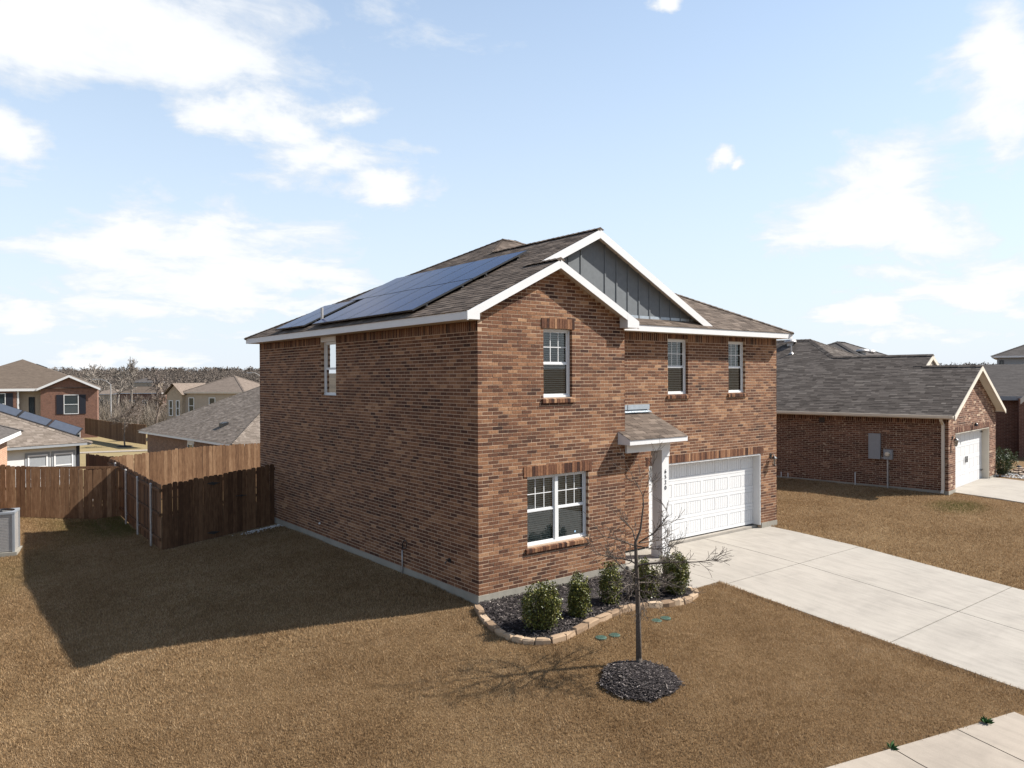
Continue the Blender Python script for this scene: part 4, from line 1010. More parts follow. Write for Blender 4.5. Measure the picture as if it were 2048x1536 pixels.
# ---------------------------------------------------------------- bare young tree
def grow(mb, p, d, L, r, lvl, rr, seg=4, wander=.18, up_=.05, kids=(3, 5), shrink=.62, sides=(8, 5, 4, 3), spread=(.5, 1.0), minr=.0016, tips=None):
    pts = [p]; rad = [r]; q = p.copy(); dd = d/np.linalg.norm(d)
    for i in range(seg):
        dd = dd+V(rr.gauss(0, wander), rr.gauss(0, wander), rr.gauss(0, wander)+up_); dd = dd/np.linalg.norm(dd); q = q+dd*L/seg; pts.append(q.copy()); rad.append(max(minr, r*(1-.72*(i+1)/seg)))
    mb.tube(pts, rad, sides[min(len(sides)-1, max(0, len(sides)-1-lvl))], rr.random(), cap=False)
    if lvl <= 0: return
    for k in range(rr.randint(*kids)):
        t = rr.uniform(.3, .98); i = min(seg-1, int(t*seg)); u = t*seg-i; b = pts[i]+(pts[i+1]-pts[i])*u; br = rad[i]+(rad[i+1]-rad[i])*u
        ax_ = pts[i+1]-pts[i]; ax_ = ax_/np.linalg.norm(ax_); s_ = V(rr.gauss(0, 1), rr.gauss(0, 1), rr.gauss(0, 1)); s_ = s_-ax_*(s_@ax_); s_ = s_/np.linalg.norm(s_); an = rr.uniform(*spread)
        grow(mb, b, ax_*cos(an)+s_*sin(an), L*shrink*rr.uniform(.7, 1.15), max(minr, br*.62), lvl-1, rr, max(3, seg-1), wander, up_, kids, shrink, sides, spread, minr)
tb = ground(1278, 1331); TZ = T(tb[0], tb[1]); tree = thing('bare_tree', 'young bare tree with thin branches standing in a mulch ring on the front lawn', 'tree', (tb[0], tb[1], TZ))
TD = float((tb-CAM)@fw)
def tp(u, v, dd=0.0): p = at(u, v, TD+dd); return p-V(tb[0], tb[1], TZ)
tk = MB(); rr = random.Random(91)
TR = [tp(1278, 1340), tp(1277, 1250), tp(1275, 1180), tp(1273, 1130, -.03), tp(1271, 1085, -.02), tp(1281, 1060, .04), tp(1287, 1010, .05), tp(1286, 990, .05)]
tk.tube(TR, [.052, .045, .039, .034, .026, .018, .012, .010], 9, .5)
tk.lathe([(.085, -.02), (.06, .05), (.047, .14)], (0, 0, 0), 9); tk.build('trunk', M['bark'], tree, smooth=True)
bmz = MB()
def limb(px, dd, r0, r1, kids=5, lv=1, L=.35):
    n = len(px); pts = [tp(u, v, dd*i/(n-1)) for i, (u, v) in enumerate(px)]; rad = [1.35*(r0+(r1-r0)*i/(n-1)) for i in range(n)]
    bmz.tube(pts, rad, 5, .5, cap=False)
    for k in range(int(kids*2.3)):
        t = rr.uniform(.25, 1.0)*(n-1); i = min(n-2, int(t)); u = t-i; b = pts[i]+(pts[i+1]-pts[i])*u; ax_ = pts[i+1]-pts[i]; ax_ = ax_/np.linalg.norm(ax_)
        s_ = V(rr.gauss(0, 1), rr.gauss(0, 1), rr.gauss(.3, 1)); s_ = s_-ax_*(s_@ax_); s_ = s_/np.linalg.norm(s_); an = rr.uniform(.4, .9)
        grow(bmz, b, ax_*cos(an)+s_*sin(an), L*rr.uniform(.5, 1.1), max(.0042, (r0+(r1-r0)*t/(n-1))*.65), lv, rr, 4, .2, .06, (2, 4), .62, (5, 4, 3), (.4, .9), .0034)
limb([(1286, 992), (1272, 965), (1250, 925)], .1, .006, .003, 3); limb([(1286, 992), (1298, 960), (1309, 920)], -.1, .006, .003, 3); limb([(1286, 992), (1300, 985), (1311, 978)], .3, .004, .002, 2)
limb([(1273, 1090), (1265, 1060), (1240, 1035)], .35, .011, .004, 5); limb([(1273, 1093), (1240, 1080), (1205, 1072)], -.45, .011, .004, 6); limb([(1278, 1085), (1310, 1065), (1337, 1030)], -.4, .010, .0035, 5); limb([(1278, 1086), (1320, 1080), (1335, 1074)], .6, .009, .003, 5); limb([(1275, 1092), (1308, 1098), (1330, 1097)], -.7, .009, .003, 5)
limb([(1273, 1128), (1262, 1122), (1232, 1115), (1190, 1108)], .5, .013, .004, 8, L=.36); limb([(1273, 1132), (1290, 1128), (1345, 1124), (1392, 1124), (1436, 1119)], -.55, .015, .004, 9, L=.30); limb([(1275, 1130), (1315, 1125), (1333, 1112), (1345, 1088)], .4, .012, .004, 6)
limb([(1274, 1150), (1250, 1140), (1215, 1105)], -.6, .012, .004, 7, L=.36); limb([(1275, 1160), (1300, 1150), (1370, 1180)], -.75, .013, .004, 8, L=.36); limb([(1275, 1168), (1255, 1170), (1225, 1198)], -.6, .011, .004, 6); limb([(1275, 1172), (1262, 1180), (1245, 1215)], .6, .009, .003, 5); limb([(1275, 1180), (1295, 1185), (1325, 1205)], -.5, .010, .003, 6); limb([(1275, 1186), (1285, 1200), (1290, 1232)], -.3, .008, .003, 4); limb([(1275, 1165), (1310, 1165), (1335, 1168)], .75, .011, .003, 7)
bmz.build('branches', M['bark'], tree, smooth=True)
# mulch ring, a low mound
mr0, mr1 = ground(1196, 1352), ground(1364, 1372); mc = ground(1280, 1362)[:2]; mrad = float(np.linalg.norm(mr1-mr0))/2*.94
rim = lambda a: mrad*(1+.05*np.sin(2*a+1)+.035*np.sin(5*a)+.025*np.sin(9*a+2))
mound = lambda x, y: T(x, y)+.03+.07*max(0, 1-(math.hypot(x-mc[0], y-mc[1])/mrad)**2)
mg = MB()
for k in range(28):
    a0, a1 = 2*pi*k/28, 2*pi*(k+1)/28
    for r0, r1 in ((0, .35), (.35, .7), (.7, 1.0)):
        q = [(mc[0]+rim(a)*r*cos(a), mc[1]+rim(a)*r*sin(a)) for r, a in ((r0, a0), (r1, a0), (r1, a1), (r0, a1))]
        mg.face([(x, y, mound(x, y)-(.05 if r == 1.0 else 0)) for (x, y), r in zip(q, (r0, r1, r1, r0))] if r0 else [(x, y, mound(x, y)) for x, y in q[1:]])
mg.build('mulch_ring', M['mulch_base'], kind='structure', smooth=True)
def pick_ring(rr):
    a = rr.uniform(0, 2*pi); r = rim(a)*(1.02*sqrt(rr.random())+(abs(rr.gauss(0, .07)) if rr.random() < .12 else 0)); return mc[0]+r*cos(a), mc[1]+r*sin(a)
chips(6500, pick_ring, mound, 63).build('mulch', M['mulch'], label='round mound of dark mulch at the foot of the bare young tree', cat='mulch', kind='stuff')
# weeds at the pavement edge
for k, (px, lb, n) in enumerate([((1973, 1449), 'green weed at the pavement edge, nearer the drive', 26), ((1782, 1500), 'small green weed at the pavement joint, left of the other', 16)]):
    p = ground(*px); rr = random.Random(95+k); mb = MB()
    for i in range(n):
        a = rr.uniform(0, 2*pi); el_ = rr.uniform(.2, 1.2); L = rr.uniform(.06, .13); d = V(cos(a)*cos(el_), sin(a)*cos(el_), sin(el_)); leaf_quad(mb, V(0, 0, 0), d, L, rr, rr.random(), .35)
    mb.build('weed', M['weed'], label=lb, cat='weed', loc=(p[0], p[1], T(p[0], p[1])+.02), group='weeds at the pavement edge')

# ---------------------------------------------------------------- dormant grass
def grass(n, x0, x1, y0, y1, seed, name, label, hgt=(.018, .045), wid=(.0035, .0075), keep=None, green=None):
    r = np.random.default_rng(seed); x = r.uniform(x0, x1, n); y = r.uniform(y0, y1, n)
    k = keep(x, y); x, y = x[k], y[k]; n = len(x)
    z = np.array([T(a, b) for a, b in zip(x, y)])+.025*np.sin(x*1.7+y*.6)*np.sin(y*1.3-x*.4)*.6-.004
    a = r.uniform(0, 2*pi, n); h = r.uniform(*hgt, n)*(1+.2*np.sin(x*2.3+1.3*np.sin(y*1.9))*np.sin(y*2.7)); h *= np.where(((np.abs(x-DX0) < .10) | (np.abs(x-DX1) < .12)) & (y < 1), 1.5, 1.0); w = r.uniform(*wid, n); lx = r.normal(0, .38, n)*h; ly = r.normal(0, .38, n)*h
    v = np.empty((n, 3, 3), np.float32)
    v[:, 0] = np.stack([x-np.cos(a)*w, y-np.sin(a)*w, z], 1); v[:, 1] = np.stack([x+np.cos(a)*w, y+np.sin(a)*w, z], 1); v[:, 2] = np.stack([x+lx, y+ly, z+h], 1)
    me = bpy.data.meshes.new(name); me.vertices.add(n*3); me.loops.add(n*3); me.polygons.add(n)
    me.vertices.foreach_set('co', v.ravel()); me.loops.foreach_set('vertex_index', np.arange(n*3, dtype=np.int32)); me.polygons.foreach_set('loop_start', np.arange(0, n*3, 3, dtype=np.int32))
    t = np.repeat(r.beta(3.2, 3.2, n), 3).astype(np.float32); at_ = me.attributes.new('tone', 'FLOAT', 'POINT'); at_.data.foreach_set('value', t)
    gz = np.zeros(n) if green is None else green(x, y, r); at_ = me.attributes.new('green', 'FLOAT', 'POINT'); at_.data.foreach_set('value', np.repeat(gz, 3).astype(np.float32))
    me.materials.append(M['grass']); me.update(); me.validate()
    return link(name, me, label=label, cat='grass', kind='stuff')
bp = np.array(bed_poly)
def in_poly_np(x, y):
    r = np.zeros(len(x), bool)
    for (x0, y0), (x1, y1) in zip(bed_poly, bed_poly[1:]+bed_poly[:1]):
        c = (y0 > y) != (y1 > y); xi = (x1-x0)*(y-y0)/((y1-y0) or 1e-9)+x0; r ^= c & (x < xi)
    return r
RN = np.random.default_rng(77)
def keep_front(x, y):
    ww = (x-pA[0])*sn[0]+(y-pA[1])*sn[1]
    k = ww < RN.normal(0.0, .025, len(x))
    k &= ~((x > -.02) & (x < 12.2) & (y > .0)); k &= ~((x > -.02) & (x < 4.35) & (y > -.06)); k &= ~((x > 4.30) & (y > -1.74))
    k &= ~((x > DX0+RN.normal(-.005, .022, len(x))) & (x < DX1+.02)); k &= ~in_poly_np(x, y); k &= (np.hypot(x-mc[0], y-mc[1]) > rim(np.arctan2(y-mc[1], x-mc[0]))*RN.normal(.985, .03, len(x)))
    dv = np.hypot(x-CAM[0], y-CAM[1]); return k
def green_side(x, y, r):
    g_ = np.clip((y-9)/8, 0, 1)*np.clip(np.sin(x*.9+2)*np.sin(y*.7)+.3, 0, 1)*.7
    g_ += np.clip(1-np.hypot((x+3.6)/1.0, (y-15.6)/2.2), 0, 1)*.9
    return np.clip(g_*r.uniform(.3, 1.2, len(x)), 0, .85)
grass(800000, -8.6, 5.5, -9.0, 0.6, 101, 'front_lawn', 'dormant tan front lawn with short dry grass', keep=keep_front)
grass(420000, -9.5, -.02, .6, 18.5, 102, 'side_lawn', 'dormant side lawn lying in the shadow of the brick house', hgt=(.022, .055), wid=(.005, .010), keep=lambda x, y: ~((x > -3.5) & (y > 10.8) & (x > -3.3)), green=green_side)
def keep_right(x, y):
    lx_ = (x-NO[0])*cos(NA)+(y-NO[1])*sin(NA); ly_ = -(x-NO[0])*sin(NA)+(y-NO[1])*cos(NA)
    return (x > DX1+RN.normal(.005, .025, len(x))) & ~((x < HW+.02) & (y > HR)) & ~((lx_ > -.02) & (ly_ > -.02)) & ~((lx_ > .72) & (lx_ < 6.35) & (ly_ < .3))
def green_right(x, y, r): return np.clip(np.clip(1-np.hypot((x-18.9)/1.6, (y+1.4)/1.0), 0, 1)*1.2*r.uniform(.3, 1.2, len(x)), 0, .8)
grass(300000, 11.2, 24.5, -9.5, 7.5, 103, 'right_lawn', 'dormant lawn between the drive and the right neighbour', hgt=(.025, .06), wid=(.006, .011), keep=keep_right, green=green_right)
# ---------------------------------------------------------------- the single storey neighbour on the right (local frame)
NH = thing('brick_bungalow', 'single storey red brick house with gabled garage and grey roof, right of drive', 'house', NO, NA)
nb = (M['brick_red'], M['mortar_red']); NZ = 2.66; NW = 6.75
G_left = Frame((0, 0, 0), (0, 1, 0), (-1, 0, 0)); G_front = Frame((0, 0, 0), (1, 0, 0), (0, -1, 0))
NE, NEZ, NS, NG = -.40, 2.80, .49, -.30; NX = 3.30
n_top = lambda s: max(NZ, NEZ-.1+NS*min(s-NE, 7.0-s))
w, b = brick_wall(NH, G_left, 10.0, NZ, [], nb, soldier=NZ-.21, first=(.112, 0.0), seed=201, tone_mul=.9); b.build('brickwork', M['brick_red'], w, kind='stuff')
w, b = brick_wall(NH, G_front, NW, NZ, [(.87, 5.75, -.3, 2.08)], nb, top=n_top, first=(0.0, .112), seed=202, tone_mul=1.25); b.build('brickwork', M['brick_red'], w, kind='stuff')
soldier_row(NH, G_front, .78, 5.84, 2.085, 2.30, M['brick_red'], .008, seed=24)
mb = MB(); mb.box((-.013, -.013, -.8), (.86, 10, -.003)); mb.box((5.76, -.013, -.8), (NW+.01, 4, -.003)); mb.box((.8, .5, -.8), (NW, 16, -.12)); mb.build('foundation', M['foundation'], NH)
for a, c in ((( NW, 0, 0), (NW, 2.2, 0)), ((NW, 2.2, 0), (12.2, 2.2, 0)), ((12.2, 2.2, 0), (12.2, 16, 0)), ((12.2, 16, 0), (0, 16, 0)), ((0, 16, 0), (0, 10, 0))):
    mb = MB(); mb.face([a, c, (c[0], c[1], NZ), (a[0], a[1], NZ)]); mb.build('wall', M['far_brick_red'], NH)
garage_door(NH, G_front, .87, 5.75, -.15, 2.08, -.28)
mb = MB(); G_front.slab(mb, .87, .91, -.15, 2.08, -.28, -.012); G_front.slab(mb, 5.71, 5.75, -.15, 2.08, -.28, -.012); G_front.slab(mb, .91, 5.71, 2.04, 2.08, -.28, -.012); mb.build('garage_jamb', M['cream'], NH)
for z in (.25, 1.85):
    mb = MB(); G_front.slab(mb, 5.45, 5.69, z, z+.05, -.25, -.235); mb.build('door_strap', M['black'], NH)
for x in (3.15, 3.35):
    mb = MB(); G_front.slab(mb, x, x+.05, .78, 1.02, -.25, -.22); mb.build('door_handle', M['black'], NH)
# roof: left plane with stepped ridges, two gables, main hip
dk, shn = MB(), MB()
nL = lambda x, y: NEZ+NS*(x-NE); nGR = lambda x, y: NEZ+NS*(7.0-x); MX = 6.22; G2 = 4.30; nG2R = lambda x, y: NEZ+NS*(2*G2-NE-x)
zm_ = NEZ+NS*(MX-NE); y_mf = 7.81-(MX-NE)                    # main front plane starts here at eave height
nF = lambda x, y: NEZ+NS*(y-y_mf)
roof_plane(dk, shn, [(NE, NG), (NX, NG), (NX, 1.75), (G2, 1.75), (G2, y_mf+(G2-NE)), (MX, 7.81), (MX, 11.0), (NE, 16.4)], (1, 0), nL, NS, 211)
roof_plane(dk, shn, [(NX, NG), (7.0, NG), (7.0, 2.2), (NX, 2.2)], (-1, 0), nGR, NS, 212)
roof_plane(dk, shn, [(G2, 1.75), (2*G2-NE, 1.75), (2*G2-NE, y_mf+.01), (G2, y_mf+(G2-NE))], (-1, 0), nG2R, NS, 213)
roof_plane(dk, shn, [(G2, y_mf+(G2-NE)), (2*G2-NE, y_mf), (12.85, y_mf), (MX, 7.81)], (0, 1), nF, NS, 214)
dk.face([(MX, 7.81, zm_), (12.85, y_mf, NEZ), (12.85, 16.4, NEZ), (MX, 11.0, zm_)]); dk.face([(NE, 16.4, NEZ), (MX, 11.0, zm_), (12.85, 16.4, NEZ)])
rf = dk.build('roof', M['deck'], NH); shn.build('shingles', M['shingle_grey'], rf, kind='stuff')
cp = MB(); rr = random.Random(6)
caps(cp, (NX, NG, NEZ+NS*(NX-NE)), (NX, 1.8, NEZ+NS*(NX-NE)), rr); caps(cp, (G2, 1.74, NEZ+NS*(G2-NE)), (G2, y_mf+(G2-NE), NEZ+NS*(G2-NE)), rr); caps(cp, (G2, y_mf+G2-NE, NEZ+NS*(G2-NE)), (MX, 7.81, zm_), rr); caps(cp, (MX, 7.81, zm_), (MX, 11, zm_), rr); caps(cp, (MX, 7.81, zm_), (12.85, y_mf, NEZ), rr)
cp.build('ridge_caps', M['shingle_grey'], rf, kind='stuff')
def nboard(name, pts, m='cream'):
    mb = MB(); board(mb, *pts); return mb.build(name, M[m], NH)
nboard('rake_board', ((NE-.02, NG-.03, NEZ-.02), (NX, NG-.03, NEZ+NS*(NX-NE)-.012), (0, .03, 0), .17)); nboard('rake_board', ((NX, NG-.0305, NEZ+NS*(NX-NE)-.012), (7.02, NG-.0305, NEZ-.02), (0, .03, 0), .17))
nboard('rake_board', ((G2-1.0, 1.72, nL(G2-1.0, 0)-.012), (G2, 1.72, nL(G2, 0)-.012), (0, .03, 0), .17)); nboard('rake_board', ((G2, 1.7195, nL(G2, 0)-.012), (2*G2-NE, 1.7195, NEZ-.012), (0, .03, 0), .17))
mb = MB(); mb.face([(NX-.4, 1.80, 3.7), (2*G2-NE-.3, 1.80, 2.9), (G2, 1.80, nL(G2, 0)-.04), (NX-.4, 1.80, nL(NX-.4, 0)-.04)]); mb.build('gable_wall', M['beige'], NH)
nboard('fascia', ((NE, NG, NEZ-.006), (NE, 16.4, NEZ-.006), (.02, 0, 0), .14))
mb = MB(); mb.hexa([(NE-.11, NG+.02, NEZ-.11), (NE-.002, NG+.02, NEZ-.13), (NE-.002, 10.5, NEZ-.13), (NE-.11, 10.5, NEZ-.11), (NE-.13, NG+.02, NEZ-.012), (NE-.002, NG+.02, NEZ-.012), (NE-.002, 10.5, NEZ-.012), (NE-.13, 10.5, NEZ-.012)]); mb.build('gutter', M['cream'], NH)
mb = MB(); mb.hexa([(7.0, NG+.02, NEZ-.13), (7.11, NG+.02, NEZ-.11), (7.11, 2.2, NEZ-.11), (7.0, 2.2, NEZ-.13), (7.0, NG+.02, NEZ-.012), (7.13, NG+.02, NEZ-.012), (7.13, 2.2, NEZ-.012), (7.0, 2.2, NEZ-.012)]); mb.build('gutter', M['cream'], NH)
sfm = MB(); sfm.face([(NE+.01, NG, NZ+.004), (0, NG, NZ+.004), (0, 16, NZ+.004), (NE+.01, 16, NZ+.004)])
for z_, x0, x1 in ((nL, NE+.02, NX), (nGR, NX, 6.98)): sfm.face([(x0, NG, z_(x0, 0)-.1), (x1, NG, z_(x1, 0)-.1), (x1, .02, z_(x1, 0)-.1), (x0, .02, z_(x0, 0)-.1)])
sfm.build('soffit', M['cream'], NH)
mb = MB()
for a, c in (((-.30, .17, 2.66), (-.30, .17, 2.58)), ((-.30, .17, 2.6), (-.05, .17, 2.42)), ((-.05, .17, 2.46), (-.05, .17, .02)), ((-.05, .17, .05), (-.16, .17, -.06))):
    a, c = V(*a), V(*c); mb.hexa([a+V(-.04, -.045, 0), a+V(.04, -.045, 0), a+V(.04, .045, 0), a+V(-.04, .045, 0), c+V(-.04, -.045, 0), c+V(.04, -.045, 0), c+V(.04, .045, 0), c+V(-.04, .045, 0)])
mb.build('downspout', M['cream'], NH)
mb = MB(); mb.box((-.12, 2.34, 1.02), (0, 2.77, 2.0)); mb.build('electrical_panel', M['greybox'], NH)
mb = MB(); mb.box((-.13, 1.90, 1.03), (0, 2.21, 1.41)); mt = mb.build('meter_box', M['greybox'], NH)
mb = MB(); mb.lathe([(.09, 0), (.09, .05), (.075, .09), (.0, .1)], (0, 0, 0), 14); mb.v = [(-.13-p[2], 2.06+p[0], 1.24+p[1]) for p in mb.v]; mb.build('meter', M['screen'], mt)
mb = MB(); mb.tube([(-.06, 2.08, 1.03), (-.06, 2.08, -.35)], .03, 8); mb.build('conduit', M['galv'], NH)
mb = MB(); mb.tube([(-.05, 2.3, 1.07), (-.05, 2.22, 1.07)], .03, 8); mb.build('conduit', M['galv'], NH)
for y, z0_, z1_ in ((3.3, -.25, .42), (6.05, -.02, .17), (6.35, -.02, .19)):
    mb = MB(); mb.tube([(-.045, y, z0_), (-.045, y, z1_)], .018, 6); mb.build('pipe', M['white'], NH)
mb = MB(); mb.box((-.03, 4.52, 2.34), (.0, 4.74, 2.55)); mb.build('wall_vent', M['black'], NH)
NHF = Frame(NO, (cos(NA), sin(NA), 0), (sin(NA), -cos(NA), 0))
lantern('black wall lantern left of the bungalow garage door', NHF, .45, 1.92)
mb = MB(); mb.lathe([(.03, 0), (.06, -.03), (.07, -.12), (.06, -.12)], (3.2, -.12, 2.36), 8); mb.tube([(3.2, 0, 2.36), (3.2, -.12, 2.37)], .012, 5); mb.build('door_light', M['black'], NH)
def roof_vent(parent, p, r=.30):
    """mushroom roof vent: round domed cap over a short neck"""
    mb = MB(); mb.lathe([(r*.55, -.2), (r*.55, .12), (r*.98, .12), (r, .17), (r*.8, .25), (r*.3, .28), (0.01, .285)], p, 18); return mb.build('roof_vent', M['galv'], parent, smooth=False)
roof_vent(NH, (5.72, 8.6, nL(5.72, 0)))
mb = MB(); mb.tube([(4.75, 8.1, nL(4.75, 0)-.05), (4.75, 8.1, nL(4.75, 0)+.40)], .035, 8); mb.lathe([(.13, -.04), (.06, .06)], (4.75, 8.1, nL(4.75, 0)+.02), 8); mb.build('vent_pipe', M['galv'], NH)

# ---------------------------------------------------------------- simpler houses
def simple_house(name, label, loc, rz, parts, cat='house'):
    o = thing(name, label, cat, loc, rz); parts(o); return o
def quad_roof(o, eave, L, Wd, z, s, ov=.4, m='far_shingle_tan', trim='white', hip=True, ridge_along='x', gx0=0, gy0=0):
    """hip roof over [0,L]x[0,Wd] with overhang, eave height z"""
    x0, x1, y0, y1 = gx0-ov, gx0+L+ov, gy0-ov, gy0+Wd+ov; mb = MB()
    if (x1-x0) >= (y1-y0): t = (y1-y0)/2; a, b = (x0+t, (y0+y1)/2), (x1-t, (y0+y1)/2)
    else: t = (x1-x0)/2; a, b = ((x0+x1)/2, y0+t), ((x0+x1)/2, y1-t)
    h = z+s*t; A, B = (*a, h), (*b, h); c = [(x0, y0, z), (x1, y0, z), (x1, y1, z), (x0, y1, z)]
    if (x1-x0) >= (y1-y0): mb.face([c[0], c[1], B, A]); mb.face([c[1], c[2], B]); mb.face([c[2], c[3], A, B]); mb.face([c[3], c[0], A])
    else: mb.face([c[0], c[1], A]); mb.face([c[1], c[2], B, A]); mb.face([c[2], c[3], B]); mb.face([c[3], c[0], A, B])
    r = mb.build('roof', M[m], o)
    for p, q in ((0, 1), (1, 2), (2, 3), (3, 0)):
        d = V(*c[q])-V(*c[p]); d = d/np.linalg.norm(d); n = np.cross(Z, d)*.02; mb = MB(); board(mb, V(*c[p])-Z*.004, V(*c[q])-Z*.004, n, .16); mb.build('fascia', M[trim], r)
    mb = MB(); mb.face([(x, y, z-.15) for x, y, _ in c][::-1]); mb.build('soffit', M['soffit'], r)
    cp = MB(); rr = random.Random(3)
    for k, e in enumerate((A, B, B, A) if (x1-x0) >= (y1-y0) else (A, A, B, B)): caps(cp, c[k], e, rr, .15, .3, .03, .05)
    if np.linalg.norm(V(*A)-V(*B)) > .4: caps(cp, A, B, rr, .15, .3, .03, .05)
    cp.build('ridge_caps', M[m], r, kind='stuff')
    return r, A, B
def box_walls(o, x0, x1, y0, y1, z0, z1, m):
    for a, b in (((x0, y0), (x1, y0)), ((x1, y0), (x1, y1)), ((x1, y1), (x0, y1)), ((x0, y1), (x0, y0))):
        mb = MB(); mb.face([(*a, z0), (*b, z0), (*b, z1), (*a, z1)]); mb.build('wall', M[m], o)
def easy_window(o, fr, a0, a1, z0, z1, frame='vinyl', trim=None, sash=True):
    mb = MB(); t = .07
    if trim: fr.slab(mb, a0-.12, a1+.12, z0-.12, z1+.12, .002, .03); mb.build('window_trim', M[trim], o); mb = MB()
    for q in ((a0, a1, z1-t, z1), (a0, a1, z0, z0+t), (a0, a0+t, z0+t, z1-t), (a1-t, a1, z0+t, z1-t)): fr.slab(mb, *q, .004, .06)
    if sash: fr.slab(mb, a0+t, a1-t, (z0+z1)/2-.03, (z0+z1)/2+.03, .004, .05)
    w = mb.build('window', M[frame], o)
    mb = MB(); mb.face([fr.p(a0+t, z0+t, .012), fr.p(a1-t, z0+t, .012), fr.p(a1-t, z1-t, .012), fr.p(a0+t, z1-t, .012)]); mb.build('pane', M['dark_glass'], w); return w
def dg():
    def b(g): return g.pbr((.02, .03, .035), .06, None, 0, .8)
    return mat('dark_glass', b)
M['dark_glass'] = dg()
# ---------------------------------------------------------------- houses behind the back fence
def ang(a, b): return math.atan2(b[1]-a[1], b[0]-a[0])
# bungalow straight behind the back fence: near eave corner A, its left end B
A_, B_ = at(464, 889, 42), at(277, 861, 53.8); A_[2] = B_[2] = .72
ra = ang(A_, B_)-pi/2; BH = thing('back_bungalow', 'low brick house with a wide tan shingle roof just behind the back fence', 'house', (A_[0], A_[1], -2.06), ra)
LB = float(np.linalg.norm((B_-A_)[:2])); ov = .45
box_walls(BH, ov, 15.5-ov, ov, LB-ov, -1.2, 2.62, 'far_brick_brown')
dk, shb = MB(), MB(); hz0 = 2.78; hs = .5; hx = 15.5; tt = min(hx, LB)/2
pl = [((0, 0), (hx, 0), (hx-tt, tt), (tt, tt)), ((0, LB), (0, 0), (tt, tt), (tt, LB-tt)), ((hx, 0), (hx, LB), (hx-tt, LB-tt), (hx-tt, tt)), ((hx, LB), (0, LB), (tt, LB-tt), (hx-tt, LB-tt))]
roof_plane(dk, shb, list(pl[0]), (0, 1), lambda x, y: hz0+hs*y, hs, 301, wid=.30, expo=.14); roof_plane(dk, shb, list(pl[1]), (1, 0), lambda x, y: hz0+hs*x, hs, 302, wid=.30, expo=.14)
dk.face([(hx, 0, hz0), (hx, LB, hz0), (hx-tt, LB-tt, hz0+hs*tt), (hx-tt, tt, hz0+hs*tt)]); dk.face([(hx, LB, hz0), (0, LB, hz0), (tt, LB-tt, hz0+hs*tt), (hx-tt, LB-tt, hz0+hs*tt)])
br = dk.build('roof', M['deck'], BH); shb.build('shingles', M['shingle_tan'], br, kind='stuff')
cp = MB(); rr = random.Random(4); caps(cp, (0, 0, hz0), (tt, tt, hz0+hs*tt), rr, .14); caps(cp, (0, LB, hz0), (tt, LB-tt, hz0+hs*tt), rr, .14); cp.build('ridge_caps', M['shingle_tan'], br, kind='stuff')
for p, q, n in (((0, 0), (0, LB), (.02, 0, 0)), ((0, 0), (hx, 0), (0, .02, 0)), ((0, LB), (hx, LB), (0, -.02, 0))):
    mb = MB(); board(mb, (*p, hz0-.004), (*q, hz0-.004), n, .15); mb.build('fascia', M['white'], br)
mb = MB(); mb.face([(0, 0, hz0-.14), (0, LB, hz0-.14), (hx, LB, hz0-.14), (hx, 0, hz0-.14)]); mb.build('soffit', M['soffit'], br)
FB = Frame((ov, ov, 0), (0, 1, 0), (-1, 0, 0))
easy_window(BH, FB, (LB-2*ov)*.42, (LB-2*ov)*.42+1.0, 1.0, 2.35); mb = MB(); FB.slab(mb, (LB-2*ov)*.42-.05, (LB-2*ov)*.42+1.05, 2.36, 2.63, .001, .03); mb.build('window_header', M['white'], BH)
for (x, y, s_) in ((1.6, LB*.30, 1), (4.6, LB*.28, 0), (5.4, LB*.16, 0), (3.6, LB*.08, 0)):
    mb = MB(); z = hz0+hs*x
    if s_: mb.hexa([(x-.25, y-.3, z-.1), (x+.1, y-.3, z+.05), (x+.1, y+.3, z+.05), (x-.25, y+.3, z-.1), (x-.25, y-.3, z+.12), (x+.1, y-.3, z+.2), (x+.1, y+.3, z+.2), (x-.25, y+.3, z+.12)])
    else: mb.tube([(x, y, z-.05), (x, y, z+.38)], .05, 8)
    mb.build('roof_vent', M['black'], BH)
mb = MB(); x, y = 6.2, LB*.03+.9; 
# grey roofed house on the left with panels on its hip
C_, D_ = at(183, 884, 42), at(20, 894, 38.8); C_[2] = D_[2] = .90
rl = ang(D_, C_); GHs = thing('grey_roof_house', 'pale single storey house at left with brown shingle roof and solar panels along its hip', 'house', (D_[0], D_[1], -1.83), rl)
LG = float(np.linalg.norm((C_-D_)[:2])); gz = 2.73; gov = .45; GD = 15.0; gx0 = -9.0
box_walls(GHs, gx0+gov, LG-gov, gov, GD-gov, -.4, 2.58, 'pale_wall')
dk, shg = MB(), MB(); gt = GD/2
roof_plane(dk, shg, [(gx0, 0), (LG, 0), (LG-gt, gt), (gx0+gt, gt)], (0, 1), lambda x, y: gz+.5*y, .5, 311, wid=.34, expo=.15)
roof_plane(dk, shg, [(LG, 0), (LG, GD), (LG-gt, gt)], (-1, 0), lambda x, y: gz+.5*(LG-x), .5, 312, wid=.34, expo=.15)
dk.face([(LG, GD, gz), (gx0, GD, gz), (gx0+gt, gt, gz+.5*gt), (LG-gt, gt, gz+.5*gt)])
gr = dk.build('roof', M['deck'], GHs); shg.build('shingles', M['shingle_tan'], gr, kind='stuff')
cp = MB(); caps(cp, (LG, 0, gz), (LG-gt, gt, gz+.5*gt), rr, .16); caps(cp, (LG-gt, gt, gz+.5*gt), (gx0+gt, gt, gz+.5*gt), rr, .16); cp.build('ridge_caps', M['shingle_tan'], gr, kind='stuff')
